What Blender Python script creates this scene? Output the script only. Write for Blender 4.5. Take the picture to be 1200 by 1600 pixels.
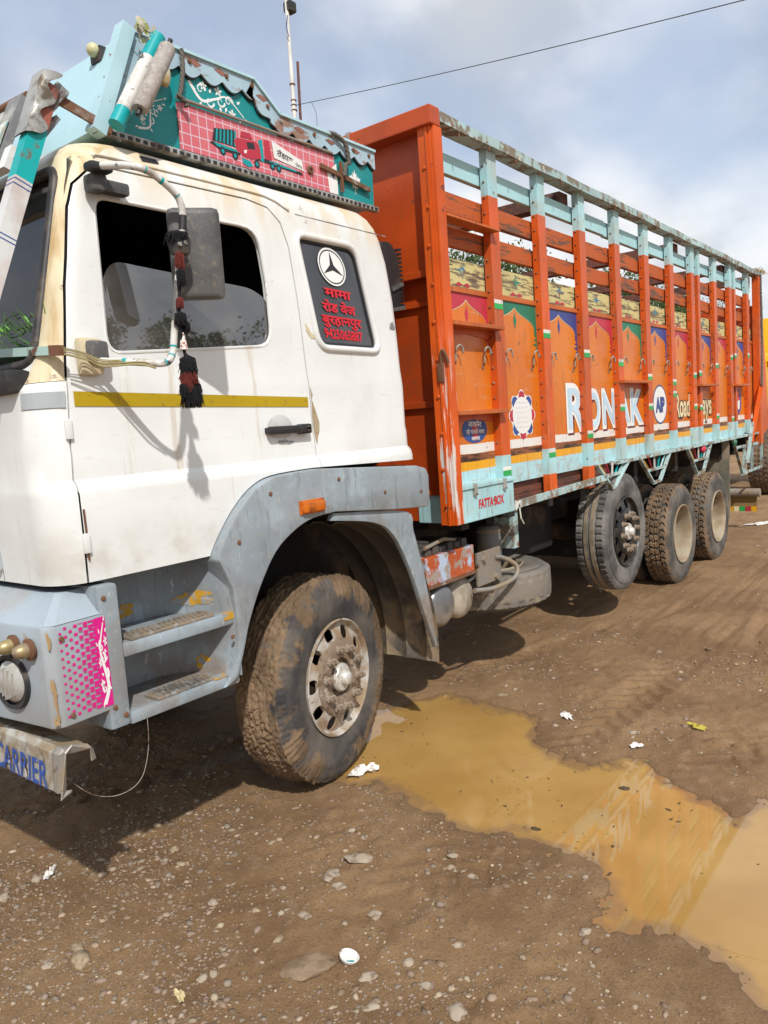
import bpy, bmesh, math, random
import numpy as np
from mathutils import Vector, Matrix, noise as mnoise

random.seed(7); rng = np.random.default_rng(11)
scene = bpy.context.scene
for o in list(bpy.data.objects): bpy.data.objects.remove(o)
COL = scene.collection

# ------------------------------------------------------------------ camera, sky, sun, exposure
YAW, PITCH, ROLL, FPX = math.radians(51.77), math.radians(6.275), math.radians(-4.04), 1201.2
cam = bpy.data.cameras.new('camera'); cam_o = bpy.data.objects.new('camera', cam); COL.objects.link(cam_o)
_fw = Vector((math.sin(YAW)*math.cos(PITCH), math.cos(YAW)*math.cos(PITCH), -math.sin(PITCH)))
_r = Vector((math.cos(YAW), -math.sin(YAW), 0)); _u = _r.cross(_fw)
_r2 = _r*math.cos(ROLL) + _u*math.sin(ROLL); _u2 = -_r*math.sin(ROLL) + _u*math.cos(ROLL)
mw = Matrix(((_r2.x, _u2.x, -_fw.x, 0.0), (_r2.y, _u2.y, -_fw.y, -2.45), (_r2.z, _u2.z, -_fw.z, 1.83), (0, 0, 0, 1)))
cam_o.matrix_world = mw
cam.sensor_fit = 'VERTICAL'; cam.sensor_height = 32.0; cam.lens = FPX/1600*32.0
cam.clip_start = 0.05; cam.clip_end = 3000
scene.camera = cam_o

SUN_TRAVEL = Vector((0.59, 0.77, -1.0)).normalized()
sun_el = math.asin(-SUN_TRAVEL.z)
sun = bpy.data.lights.new('sun', 'SUN'); sun.energy = 3.1; sun.angle = math.radians(1.2); sun.color = (1.0, 0.965, 0.91)
sun_o = bpy.data.objects.new('sun', sun); COL.objects.link(sun_o)
sun_o.rotation_euler = SUN_TRAVEL.to_track_quat('-Z', 'Y').to_euler(); sun_o.location = (-8, -12, 15)

world = bpy.data.worlds.new('World'); scene.world = world; world.use_nodes = True
wn, wl = world.node_tree.nodes, world.node_tree.links
for n in list(wn): wn.remove(n)
w_out = wn.new('ShaderNodeOutputWorld'); w_bg = wn.new('ShaderNodeBackground'); w_bg.inputs['Strength'].default_value = 0.12
sky = wn.new('ShaderNodeTexSky'); sky.sky_type = 'NISHITA'; sky.sun_disc = False
sky.sun_elevation = sun_el; sky.sun_rotation = math.atan2(-SUN_TRAVEL.x, -SUN_TRAVEL.y)
sky.air_density = 1.0; sky.dust_density = 2.0; sky.ozone_density = 1.0
tc = wn.new('ShaderNodeTexCoord'); sep = wn.new('ShaderNodeSeparateXYZ'); wl.new(tc.outputs['Generated'], sep.inputs[0])
def wmath(op, a, b=None):
    m = wn.new('ShaderNodeMath'); m.operation = op
    for i, v in enumerate((a, b)):
        if v is None: continue
        if isinstance(v, (int, float)): m.inputs[i].default_value = v
        else: wl.new(v, m.inputs[i])
    return m.outputs[0]
zden = wmath('ADD', wmath('MAXIMUM', sep.outputs['Z'], 0.0), 0.42)
comb = wn.new('ShaderNodeCombineXYZ')
wl.new(wmath('DIVIDE', sep.outputs['X'], zden), comb.inputs[0]); wl.new(wmath('DIVIDE', sep.outputs['Y'], zden), comb.inputs[1])
def wnoise(scale, detail, rough, off):
    mp = wn.new('ShaderNodeMapping'); mp.inputs['Location'].default_value = off; wl.new(comb.outputs[0], mp.inputs[0])
    t = wn.new('ShaderNodeTexNoise'); t.inputs['Scale'].default_value = scale; t.inputs['Detail'].default_value = detail
    t.inputs['Roughness'].default_value = rough; wl.new(mp.outputs[0], t.inputs['Vector']); return t.outputs['Fac']
def wramp(fac, lo, hi):
    m = wn.new('ShaderNodeMapRange'); m.interpolation_type = 'SMOOTHSTEP'; wl.new(fac, m.inputs[0])
    m.inputs[1].default_value = lo; m.inputs[2].default_value = hi; return m.outputs[0]
cover = wramp(wnoise(1.7, 5, 0.48, (3.4, 1.2, 0)), 0.30, 0.58)
tone = wramp(wnoise(3.2, 6, 0.50, (7.3, 4.2, 1)), 0.38, 0.62)
def wmix(fac, a, b):
    m = wn.new('ShaderNodeMix'); m.data_type = 'RGBA'
    if isinstance(fac, (int, float)): m.inputs['Factor'].default_value = fac
    else: wl.new(fac, m.inputs['Factor'])
    for k, v in (('A', a), ('B', b)):
        s = [i for i in m.inputs if i.name == k and i.type == 'RGBA'][0]
        if isinstance(v, tuple): s.default_value = (*v, 1)
        else: wl.new(v, s)
    return [o_ for o_ in m.outputs if o_.type == 'RGBA'][0]
cloud = wmix(tone, (4.1, 4.3, 4.6), (6.5, 6.55, 6.6))
skycol = wmix(0.45, sky.outputs[0], (2.8, 3.7, 5.3))
final = wmix(wmath('ADD', wmath('MULTIPLY', cover, 0.70), 0.27), skycol, cloud)
wl.new(final, w_bg.inputs['Color']); wl.new(w_bg.outputs[0], w_out.inputs['Surface'])

vs = scene.view_settings; vs.view_transform = 'Standard'; vs.look = 'None'; vs.exposure = 0.38; vs.gamma = 1.0; vs.use_curve_mapping = False
scene.render.engine = 'CYCLES'; scene.cycles.use_denoising = True; scene.cycles.max_bounces = 8

# ------------------------------------------------------------------ materials
def srgb(r, g, b):
    f = lambda c: (c/255/12.92) if c/255 <= 0.04045 else ((c/255+0.055)/1.055)**2.4
    return (f(r), f(g), f(b))
class NT:
    def __init__(s, name):
        s.m = bpy.data.materials.new(name); s.m.use_nodes = True; s.t = s.m.node_tree; s.N, s.L = s.t.nodes, s.t.links
        s.b = s.N['Principled BSDF']; s.co = s.N.new('ShaderNodeTexCoord'); s._z = None
    def inp(s, sock, v):
        if isinstance(v, (int, float)): sock.default_value = v
        elif isinstance(v, tuple): sock.default_value = (*v, 1) if len(v) == 3 and sock.type == 'RGBA' else v
        else: s.L.new(v, sock)
    def math(s, op, a, b=0.0, c=None):
        m = s.N.new('ShaderNodeMath'); m.operation = op; s.inp(m.inputs[0], a); s.inp(m.inputs[1], b)
        if c is not None: s.inp(m.inputs[2], c)
        return m.outputs[0]
    def noise(s, scale, detail=5, rough=0.55, stretch=(1, 1, 1), off=(0, 0, 0), dist=0.0):
        mp = s.N.new('ShaderNodeMapping'); mp.inputs['Scale'].default_value = stretch; mp.inputs['Location'].default_value = off
        s.L.new(s.co.outputs['Object'], mp.inputs[0])
        t = s.N.new('ShaderNodeTexNoise'); s.L.new(mp.outputs[0], t.inputs['Vector'])
        t.inputs['Scale'].default_value = scale; t.inputs['Detail'].default_value = detail
        t.inputs['Roughness'].default_value = rough; t.inputs['Distortion'].default_value = dist
        return t.outputs['Fac']
    def step(s, v, lo, hi):
        m = s.N.new('ShaderNodeMapRange'); m.interpolation_type = 'SMOOTHSTEP'; s.inp(m.inputs[0], v)
        m.inputs[1].default_value = lo; m.inputs[2].default_value = hi; return m.outputs[0]
    def mix(s, fac, a, b):
        m = s.N.new('ShaderNodeMix'); m.data_type = 'RGBA'; s.inp(m.inputs['Factor'], fac)
        A, B = [i for i in m.inputs if i.type == 'RGBA'][:2]; s.inp(A, a); s.inp(B, b)
        return [o_ for o_ in m.outputs if o_.type == 'RGBA'][0]
    def xyz(s):
        if s._z is None: s._z = s.N.new('ShaderNodeSeparateXYZ'); s.L.new(s.co.outputs['Object'], s._z.inputs[0])
        return s._z.outputs
    def attr(s, name):
        a = s.N.new('ShaderNodeAttribute'); a.attribute_name = name; return a.outputs
    def bump(s, h, strength, dist=0.01):
        b = s.N.new('ShaderNodeBump'); b.inputs['Strength'].default_value = strength; b.inputs['Distance'].default_value = dist
        s.L.new(h, b.inputs['Height']); s.L.new(b.outputs[0], s.b.inputs['Normal'])
    def done(s, col, rough, metal=0.0, spec=0.5):
        s.inp(s.b.inputs['Base Color'], col); s.inp(s.b.inputs['Roughness'], rough); s.inp(s.b.inputs['Metallic'], metal)
        s.b.inputs['Specular IOR Level'].default_value = spec
        return s.m
_seed = [0]
def paint(name, base, rough=0.45, layers=(), var=0.10, bump=0.15, bscale=60, metal=0.0, spec=0.4):
    """paint with slight unevenness and layers of chips, stains and dust: (colour, scale, threshold, softness, options)"""
    t = NT(name); _seed[0] += 3.7; off = (_seed[0], _seed[0]*0.7, _seed[0]*0.3)
    v = t.noise(1.7, 4, 0.6, off=off)
    lo = tuple(c*(1-var*1.6) for c in base); hi = tuple(min(c*(1+var*1.2), 0.9) for c in base)
    col = t.mix(t.step(v, 0.3, 0.7), lo, hi); rg = rough
    for i, (c, sc, thr, soft, op) in enumerate(layers):
        n = t.noise(sc, op.get('detail', 7), op.get('nrough', 0.62), stretch=op.get('stretch', (1, 1, 1)), off=(off[0]+i*5.1, off[1], off[2]+i), dist=op.get('dist', 0.0))
        m = t.step(n, thr-soft, thr+soft)
        if 'z' in op:
            a, b = op['z']; m = t.math('MULTIPLY', m, t.step(t.xyz()[2], a, b) if a < b else t.math('SUBTRACT', 1.0, t.step(t.xyz()[2], b, a)))
        if 'amt' in op: m = t.math('MULTIPLY', m, op['amt'])
        col = t.mix(m, col, c)
        if 'rough' in op: rg = t.math('ADD', rg, t.math('MULTIPLY', m, op['rough']-rough)) if not isinstance(rg, (int, float)) else t.math('ADD', t.math('MULTIPLY', m, op['rough']-rough), rough)
    if bump: t.bump(t.noise(bscale, 4, 0.6, off=off), bump, 0.002)
    return t.done(col, rg, metal, spec)

RUST = (0.12, 0.045, 0.018); DUST = (0.30, 0.23, 0.16); MUD = (0.20, 0.125, 0.07); MUDL = (0.36, 0.25, 0.14)
M = {}
M['white'] = paint('white_paint', (0.70, 0.715, 0.70), 0.30, [
    ((0.60, 0.42, 0.18), 3.2, 0.50, 0.12, dict(stretch=(2.2, 2.2, 0.35), z=(2.62, 3.0), amt=0.75, rough=0.6)),
    ((0.50, 0.48, 0.42), 2.0, 0.60, 0.12, dict(amt=0.28, stretch=(1, 1, 0.4))),
    ((0.25, 0.15, 0.08), 9.0, 0.70, 0.03, dict(amt=0.8, z=(2.3, 2.95))),
    ((0.45, 0.33, 0.20), 13, 0.66, 0.05, dict(stretch=(1, 1, 0.06), amt=0.40)), ((0.50, 0.50, 0.48), 60, 0.63, 0.05, dict(stretch=(0.2, 1, 1), amt=0.25)),
    ((0.42, 0.36, 0.29), 26.0, 0.725, 0.02, dict(rough=0.8)), ((0.33, 0.26, 0.18), 5, 0.55, 0.12, dict(z=(1.62, 1.40), amt=0.35))], var=0.04, bump=0.35, bscale=3.2)
M['cream'] = paint('stained_cream_paint', (0.66, 0.58, 0.40), 0.45, [
    ((0.42, 0.26, 0.09), 5, 0.55, 0.12, dict(stretch=(2, 2, 0.3), amt=0.8)), ((0.13, 0.08, 0.05), 14, 0.68, 0.04, {})], var=0.1)
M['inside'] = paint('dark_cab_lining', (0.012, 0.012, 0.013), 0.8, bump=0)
M['panel'] = None
ORANGE = (0.56, 0.115, 0.009); ORED = (0.58, 0.086, 0.006)
chips = [((0.10, 0.045, 0.02), 22, 0.675, 0.03, dict(rough=0.85)), ((0.38, 0.19, 0.11), 3.0, 0.56, 0.14, dict(amt=0.22, stretch=(1, 1, 0.4))), ((0.20, 0.06, 0.02), 40, 0.585, 0.05, dict(amt=0.5, stretch=(1, 1, 0.12)))]
M['orange'] = paint('orange_red_paint', ORED, 0.42, chips, var=0.10)
M['orange_worn'] = paint('worn_orange_paint', ORED, 0.5, [((0.62, 0.56, 0.52), 16, 0.545, 0.03, dict(stretch=(1.4, 1.4, 0.13), z=(2.5, 1.6))), ((0.07, 0.035, 0.02), 12, 0.66, 0.03, {})], var=0.12)
M['orange_head'] = paint('headboard_orange_paint', (0.44, 0.060, 0.008), 0.38, [((0.20, 0.05, 0.02), 2.2, 0.58, 0.12, dict(amt=0.4)), ((0.05, 0.025, 0.02), 14, 0.64, 0.03, dict(z=(1.9, 1.2)))] + chips[:1], var=0.14)
M['ledge'] = paint('ledge_orange_paint', (0.50, 0.115, 0.02), 0.5, chips, var=0.12)
M['blue'] = paint('pale_blue_paint', (0.36, 0.61, 0.65), 0.5, [((0.20, 0.13, 0.08), 16, 0.655, 0.03, dict(rough=0.9)), ((0.45, 0.43, 0.36), 4, 0.54, 0.12, dict(amt=0.55)), ((0.25, 0.22, 0.18), 30, 0.60, 0.05, dict(amt=0.5, stretch=(1, 1, 0.15)))], var=0.09)
M['blue_rail'] = paint('weathered_pale_blue_rail', (0.36, 0.50, 0.50), 0.7, [((0.20, 0.17, 0.13), 9, 0.52, 0.05, dict(rough=0.9)), ((0.20, 0.10, 0.05), 6, 0.62, 0.04, {}), ((0.50, 0.48, 0.40), 20, 0.62, 0.05, {})], var=0.12)
M['blue_box'] = paint('roof_box_pale_blue', (0.40, 0.60, 0.66), 0.5, [((0.30, 0.27, 0.22), 5, 0.64, 0.05, dict(amt=0.6)), ((0.16, 0.10, 0.07), 24, 0.70, 0.02, {})], var=0.06)
M['teal'] = paint('teal_paint', (0.004, 0.245, 0.255), 0.4, [((0.10, 0.30, 0.30), 3, 0.6, 0.1, dict(amt=0.35)), ((0.35, 0.35, 0.30), 30, 0.73, 0.02, {})], var=0.07)
M['trim'] = paint('scalloped_trim_paint', (0.36, 0.50, 0.58), 0.5, [((0.27, 0.16, 0.12), 6, 0.60, 0.04, dict(stretch=(1, 1, 2.2))), ((0.20, 0.17, 0.14), 20, 0.68, 0.03, {})], var=0.08)
M['grey'] = paint('grey_fender_plastic', (0.25, 0.295, 0.325), 0.55, [
    ((0.33, 0.40, 0.45), 7, 0.56, 0.07, dict(amt=0.55)), ((0.20, 0.18, 0.16), 3, 0.56, 0.12, dict(amt=0.6)), ((0.15, 0.16, 0.17), 30, 0.60, 0.05, dict(amt=0.5, stretch=(1, 1, 0.15))), ((0.40, 0.34, 0.26), 50, 0.64, 0.05, dict(amt=0.6)),
    ((0.42, 0.44, 0.44), 34, 0.655, 0.03, dict(stretch=(1, 1, 0.4))), (MUD, 4, 0.56, 0.12, dict(z=(1.15, 0.75), amt=0.8, rough=0.9))], var=0.08)
M['bumper'] = paint('grey_blue_bumper', (0.34, 0.40, 0.45), 0.5, [((0.26, 0.16, 0.08), 5, 0.665, 0.03, {}), (DUST, 3, 0.58, 0.1, dict(amt=0.35))], var=0.06)
M['liner'] = paint('dusty_black_plastic', (0.055, 0.052, 0.05), 0.75, [((0.20, 0.165, 0.125), 3.5, 0.48, 0.14, dict(z=(1.25, 0.7), amt=0.9)), ((0.25, 0.19, 0.12), 9, 0.50, 0.06, dict(z=(0.85, 0.72)))], bump=0.4, bscale=30)
M['black'] = paint('black_plastic', (0.022, 0.022, 0.024), 0.5, [(DUST, 6, 0.60, 0.12, dict(amt=0.3))])
M['mirror_grey'] = paint('faded_grey_plastic', (0.075, 0.075, 0.077), 0.55, [((0.16, 0.155, 0.15), 5, 0.55, 0.14, dict(amt=0.6)), (DUST, 40, 0.60, 0.06, dict(amt=0.35))], var=0.1)
M['tread_metal'] = paint('worn_tread_metal', (0.13, 0.125, 0.12), 0.6, [(DUST, 7, 0.48, 0.14, dict(rough=0.9, amt=0.8)), ((0.30, 0.30, 0.29), 40, 0.58, 0.05, {})], metal=0.2)
M['chassis'] = paint('chassis_black', (0.018, 0.017, 0.016), 0.75, [(MUD, 3, 0.60, 0.1, dict(amt=0.5))], bump=0.3)
M['steel'] = paint('dusty_steel', (0.30, 0.28, 0.25), 0.5, [(DUST, 7, 0.50, 0.10, dict(rough=0.9)), (RUST, 16, 0.64, 0.04, {})], metal=0.35)
M['rust'] = paint('rusty_iron', (0.16, 0.075, 0.04), 0.8, [((0.28, 0.25, 0.22), 8, 0.60, 0.06, {})], bump=0.4)
M['hook'] = paint('grey_iron_hook', (0.34, 0.31, 0.27), 0.55, [(RUST, 30, 0.55, 0.08, {})], metal=0.2)
M['yellow_strip'] = paint('yellow_reflective_strip', (0.42, 0.29, 0.005), 0.35, [((0.25, 0.17, 0.02), 30, 0.64, 0.05, {})], var=0.05)
M['grey_strip'] = paint('grey_reflective_strip', (0.36, 0.40, 0.42), 0.4, var=0.08)
M['yellow'] = paint('yellow_paint', (0.72, 0.36, 0.006), 0.5, chips[:1])
M['mustard'] = paint('worn_mustard_paint', (0.50, 0.27, 0.02), 0.7, [((0.27, 0.29, 0.30), 22, 0.52, 0.05, {})])
M['wsticker'] = paint('white_sticker', (0.68, 0.68, 0.64), 0.4, chips[1:]); M['gsticker'] = paint('green_sticker', (0.02, 0.36, 0.08), 0.4)
M['red'] = paint('red_lettering', (0.55, 0.012, 0.025), 0.45, var=0.05, bump=0); M['maroon'] = paint('maroon_lettering', (0.13, 0.012, 0.02), 0.5, bump=0)
M['whitep'] = paint('white_lettering', (0.76, 0.76, 0.74), 0.45, var=0.04, bump=0); M['paleblue'] = paint('pale_blue_lettering', (0.48, 0.66, 0.78), 0.45, bump=0)
M['creamp'] = paint('cream_lettering', (0.70, 0.60, 0.36), 0.45, bump=0); M['navy'] = paint('blue_lettering', (0.03, 0.075, 0.26), 0.45, bump=0)
M['darkp'] = paint('dark_print', (0.02, 0.02, 0.024), 0.4, bump=0)
M['c_red'] = paint('red_curtain_paint', (0.46, 0.03, 0.055), 0.45, chips[:1]); M['c_green'] = paint('green_curtain_paint', (0.012, 0.17, 0.095), 0.45, chips[:1]); M['c_blue'] = paint('blue_curtain_paint', (0.045, 0.065, 0.26), 0.45, chips[:1])
M['pink'] = paint('pink_sticker', (0.62, 0.012, 0.22), 0.35, var=0.05, bump=0)
M['lens_amber'] = paint('amber_lens', (0.55, 0.13, 0.01), 0.25, [((0.20, 0.05, 0.01), 9, 0.55, 0.1, {})])
M['brass'] = paint('brass_lamp', (0.45, 0.36, 0.16), 0.4, [(DUST, 8, 0.5, 0.1, {})], metal=0.5)
M['lens'] = paint('headlamp_glass', (0.50, 0.50, 0.48), 0.10, [((0.30, 0.27, 0.22), 14, 0.5, 0.12, dict(amt=.6))], var=.2, bump=0, spec=0.8)
M['rope'] = paint('grey_rope', (0.14, 0.125, 0.11), 0.9, bump=0.8, bscale=140)
M['yarn_black'] = paint('black_yarn', (0.010, 0.010, 0.013), 0.95, bump=0.6, bscale=200); M['yarn_red'] = paint('red_yarn', (0.16, 0.028, 0.022), 0.95, bump=0.6, bscale=200)
M['cyan'] = paint('cyan_band', (0.0, 0.32, 0.34), 0.4, bump=0)
M['white_tube'] = paint('white_tube_paint', (0.62, 0.61, 0.58), 0.4, [((0.05, 0.045, 0.04), 18, 0.60, 0.03, {}), ((0.30, 0.26, 0.22), 7, 0.58, 0.06, dict(amt=0.7))])
M['wrap'] = paint('wrapped_grey_roll', (0.33, 0.30, 0.275), 0.75, [((0.22, 0.17, 0.14), 30, 0.52, 0.10, dict(stretch=(1, 1, .5), amt=.8)), ((0.44, 0.42, 0.40), 60, 0.56, 0.06, dict(amt=.6))], bump=0.6, bscale=40)
M['tin'] = paint('aluminium_strip', (0.40, 0.40, 0.38), 0.5, [((0.14, 0.11, 0.08), 10, 0.55, 0.06, {})], metal=0.4)
M['straw'] = paint('dry_straw', (0.30, 0.24, 0.12), 0.9, bump=0)
M['loader_yellow'] = paint('loader_yellow', (0.70, 0.36, 0.003), 0.4, var=0.05)
M['bark'] = paint('bark', (0.09, 0.065, 0.045), 0.9, bump=0.8, bscale=12)
M['pole'] = paint('pole_white', (0.62, 0.62, 0.60), 0.5, [(RUST, 12, 0.68, 0.03, {})])
M['wire'] = paint('wire_grey', (0.06, 0.06, 0.06), 0.6, bump=0)
M['peach'] = paint('peach_white_paint', (0.55, 0.48, 0.45), 0.45, [((0.62, 0.64, 0.64), 3, 0.5, 0.1, {}), ((0.10, 0.07, 0.06), 22, 0.69, 0.02, {})])
M['salmon'] = paint('salmon_paint', (0.33, 0.10, 0.07), 0.6, [((0.12, 0.06, 0.045), 9, 0.56, 0.05, {})])
M['board_grey'] = paint('weathered_grey_board', (0.22, 0.225, 0.235), 0.75, [((0.36, 0.36, 0.34), 6, 0.57, 0.05, {}), ((0.10, 0.07, 0.05), 10, 0.60, 0.05, {})], bump=0.5)
M['seat'] = paint('dark_seat_cloth', (0.03, 0.03, 0.035), 0.9)

def wood(name, base, paintc, thr, scale=5.0):
    """board with grain along X and the remains of a coat of paint"""
    t = NT(name)
    g = t.noise(9, 6, 0.6, stretch=(0.5, 12, 12)); bare = t.mix(t.step(g, 0.35, 0.65), tuple(c*0.55 for c in base), base)
    n = t.math('ADD', t.math('MULTIPLY', t.noise(scale, 9, 0.72, stretch=(0.40, 1, 2.2)), 0.62), t.math('MULTIPLY', t.noise(24, 6, 0.7, stretch=(0.22, 2, 2.6)), 0.38)); m = t.step(n, thr-0.03, thr+0.03)
    col = t.mix(m, paintc, bare)
    col = t.mix(t.math('MULTIPLY', t.step(t.noise(2.5, 4), 0.5, 0.75), 0.35), col, tuple(c*0.6 for c in paintc))
    t.bump(t.math('ADD', g, t.math('MULTIPLY', m, -0.4)), 0.5, 0.004)
    return t.done(col, 0.7)
M['wood_orange'] = wood('weathered_orange_plank', (0.16, 0.085, 0.055), (0.44, 0.092, 0.018), 0.535)
M['wood_blue'] = wood('weathered_pale_blue_plank', (0.22, 0.16, 0.13), (0.38, 0.62, 0.66), 0.66)
M['wood_brown'] = wood('brown_timber', (0.10, 0.045, 0.03), (0.15, 0.05, 0.03), 0.5)
M['wood_yellow'] = wood('peeling_yellow_board', (0.19, 0.135, 0.09), (0.56, 0.49, 0.22), 0.525, 11.0)

# side sheets: orange with hand painted stripes along the foot
t = NT('orange_side_sheet')
zz = t.math('ADD', t.xyz()[2], t.math('MULTIPLY', t.math('SUBTRACT', t.noise(6, 3), 0.5), 0.012))
zz = t.math('ADD', zz, t.math('MULTIPLY', t.math('SUBTRACT', t.xyz()[0], 3.9), 0.004))
v = t.noise(1.5, 5, 0.6, stretch=(1, 1, 0.5)); col = t.mix(t.step(v, 0.3, 0.7), (0.56, 0.132, 0.009), (0.66, 0.188, 0.012))
col = t.mix(t.math('MULTIPLY', t.step(t.noise(6, 6, 0.65, stretch=(1.3, 1, 0.3)), 0.57, 0.77), 0.20), col, (0.36, 0.16, 0.06))
for a, b, c in ((1.632, 1.690, (0.72, 0.70, 0.66)), (1.580, 1.630, (0.055, 0.026, 0.018)), (1.530, 1.583, (0.74, 0.34, 0.010)), (1.300, 1.530, (0.40, 0.64, 0.69))):
    msk = t.math('MULTIPLY', t.step(zz, a-0.002, a+0.002), t.math('SUBTRACT', 1.0, t.step(zz, b-0.002, b+0.002)))
    if c[0] < 0.1: c = t.mix(t.step(t.noise(30, 5, 0.7, stretch=(0.15, 1, 1)), 0.42, 0.56), (0.035, 0.016, 0.012), (0.24, 0.085, 0.035))
    col = t.mix(msk, col, c)
col = t.mix(t.math('MULTIPLY', t.step(t.noise(45, 5, 0.6, stretch=(1, 1, 0.08)), 0.54, 0.66), 0.35), col, (0.25, 0.09, 0.03))
col = t.mix(t.math('MULTIPLY', t.step(t.noise(38, 6, 0.6, stretch=(0.10, 1, 1)), 0.585, 0.66), 0.45), col, (0.55, 0.26, 0.12))
rm = t.step(t.noise(17, 7, 0.65), 0.655, 0.70); col = t.mix(rm, col, (0.12, 0.05, 0.025))
col = t.mix(t.math('MULTIPLY', t.math('MULTIPLY', t.step(t.noise(7, 6, 0.6), 0.5, 0.7), t.math('SUBTRACT', 1.0, t.step(t.xyz()[2], 1.4, 1.62))), 0.6), col, (0.30, 0.22, 0.15))
t.bump(t.noise(3.5, 3), 0.25, 0.02); M['panel'] = t.done(col, t.math('ADD', t.math('MULTIPLY', t.noise(9, 4), 0.25), 0.22), 0, 0.4)

# pink poster with a white grid
t = NT('pink_grid_poster'); X = t.xyz()
def gridline(c, pitch, w):
    f = t.math('ABSOLUTE', t.math('SUBTRACT', t.math('FRACT', t.math('DIVIDE', c, pitch)), 0.5)); return t.math('SUBTRACT', 1.0, t.step(f, w, w+0.02))
g = t.math('MAXIMUM', gridline(X[0], 0.046, 0.04), gridline(X[2], 0.046, 0.04))
col = t.mix(t.step(t.noise(3, 3), 0.35, 0.65), (0.56, 0.11, 0.14), (0.62, 0.17, 0.19)); col = t.mix(t.math('MULTIPLY', g, 0.75), col, (0.62, 0.58, 0.66))
col = t.mix(t.math('MULTIPLY', t.step(t.noise(5, 6), 0.58, 0.7), 0.4), col, (0.55, 0.50, 0.46)); M['poster'] = t.done(col, 0.4)

# glass
def glass(name, tint, rough, dustamt, refl=0.9, ior=1.62):
    t = NT(name); t.N.remove(t.b)
    out = t.N['Material Output']; tr = t.N.new('ShaderNodeBsdfTransparent'); tr.inputs[0].default_value = (*tint, 1)
    gl = t.N.new('ShaderNodeBsdfGlossy'); gl.inputs['Roughness'].default_value = rough; gl.inputs[0].default_value = (refl, refl, refl, 1)
    fr = t.N.new('ShaderNodeFresnel'); fr.inputs[0].default_value = ior
    m1 = t.N.new('ShaderNodeMixShader'); t.L.new(fr.outputs[0], m1.inputs[0]); t.L.new(tr.outputs[0], m1.inputs[1]); t.L.new(gl.outputs[0], m1.inputs[2])
    df = t.N.new('ShaderNodeBsdfDiffuse'); df.inputs[0].default_value = (0.38, 0.35, 0.31, 1)
    m2 = t.N.new('ShaderNodeMixShader'); t.L.new(t.math('MULTIPLY', t.step(t.noise(2.5, 5), 0.3, 0.75), dustamt), m2.inputs[0]); t.L.new(m1.outputs[0], m2.inputs[1]); t.L.new(df.outputs[0], m2.inputs[2])
    t.L.new(m2.outputs[0], out.inputs['Surface']); return t.m
M['glass_door'] = glass('dusty_door_glass', (0.40, 0.42, 0.43), 0.02, 0.20, 0.9, 2.8)
M['glass_screen'] = glass('windscreen_glass', (0.50, 0.56, 0.64), 0.02, 0.04, 0.8, 1.75)
M['glass_film'] = paint('dark_filmed_glass', (0.045, 0.048, 0.055), 0.10, [(DUST, 3, 0.55, 0.15, dict(amt=0.10))], bump=0, spec=0.7)

# tyres: rubber with mud painted by the 'mud' attribute of the mesh
def tyre_mat(name, rubber, dust, dustamt, mudc=MUD):
    t = NT(name); mud = t.attr('mud')[2]
    n = t.noise(14, 6, 0.65); col = t.mix(t.math('MULTIPLY', t.step(t.noise(4, 5), 0.3, 0.7), dustamt), rubber, dust)
    mc = t.mix(t.step(t.noise(5, 6), 0.4, 0.65), tuple(c*0.75 for c in mudc), tuple(min(1, c*1.35) for c in mudc))
    m = t.step(t.math('ADD', mud, t.math('MULTIPLY', t.math('SUBTRACT', n, 0.5), 1.5)), 0.34, 0.70)
    t.bump(t.noise(70, 4), 0.5, 0.004); return t.done(t.mix(m, col, mc), 0.85, 0, 0.25)
M['tyre'] = tyre_mat('muddy_front_tyre', (0.032, 0.032, 0.036), (0.15, 0.13, 0.11), 0.85, (0.165, 0.112, 0.068))
M['tyre_drive'] = tyre_mat('muddy_drive_tyre', (0.05, 0.048, 0.046), (0.16, 0.145, 0.125), 1.0, (0.17, 0.11, 0.065))
M['tyre_lift'] = tyre_mat('dusty_lift_tyre', (0.05, 0.048, 0.046), (0.20, 0.188, 0.172), 1.0, (0.21, 0.17, 0.12))
M['tyre_spare'] = tyre_mat('dusty_spare_tyre', (0.10, 0.095, 0.088), (0.22, 0.19, 0.155), 0.9, (0.25, 0.20, 0.14))
M['rim_white'] = paint('dirty_white_rim', (0.46, 0.44, 0.40), 0.55, [((0.27, 0.19, 0.12), 7, 0.48, 0.10, dict(rough=0.85)), ((0.16, 0.09, 0.05), 13, 0.63, 0.04, {})], var=0.08)
M['hub_mud'] = paint('muddy_hub', (0.22, 0.165, 0.115), 0.85, [((0.42, 0.38, 0.33), 9, 0.60, 0.05, {}), ((0.12, 0.075, 0.045), 14, 0.58, 0.06, {})], bump=0.6, bscale=45)
M['rim_cream'] = paint('dusty_cream_rim', (0.33, 0.28, 0.20), 0.7, [((0.25, 0.18, 0.11), 4, 0.55, 0.1, {})], var=0.1)
M['rim_black'] = paint('black_rim', (0.020, 0.019, 0.019), 0.38, [((0.14, 0.11, 0.08), 6, 0.58, 0.08, dict(amt=0.7))])
M['hub_silver'] = paint('silver_hub', (0.62, 0.60, 0.56), 0.35, [((0.20, 0.14, 0.09), 12, 0.58, 0.05, {})], metal=0.3)

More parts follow.
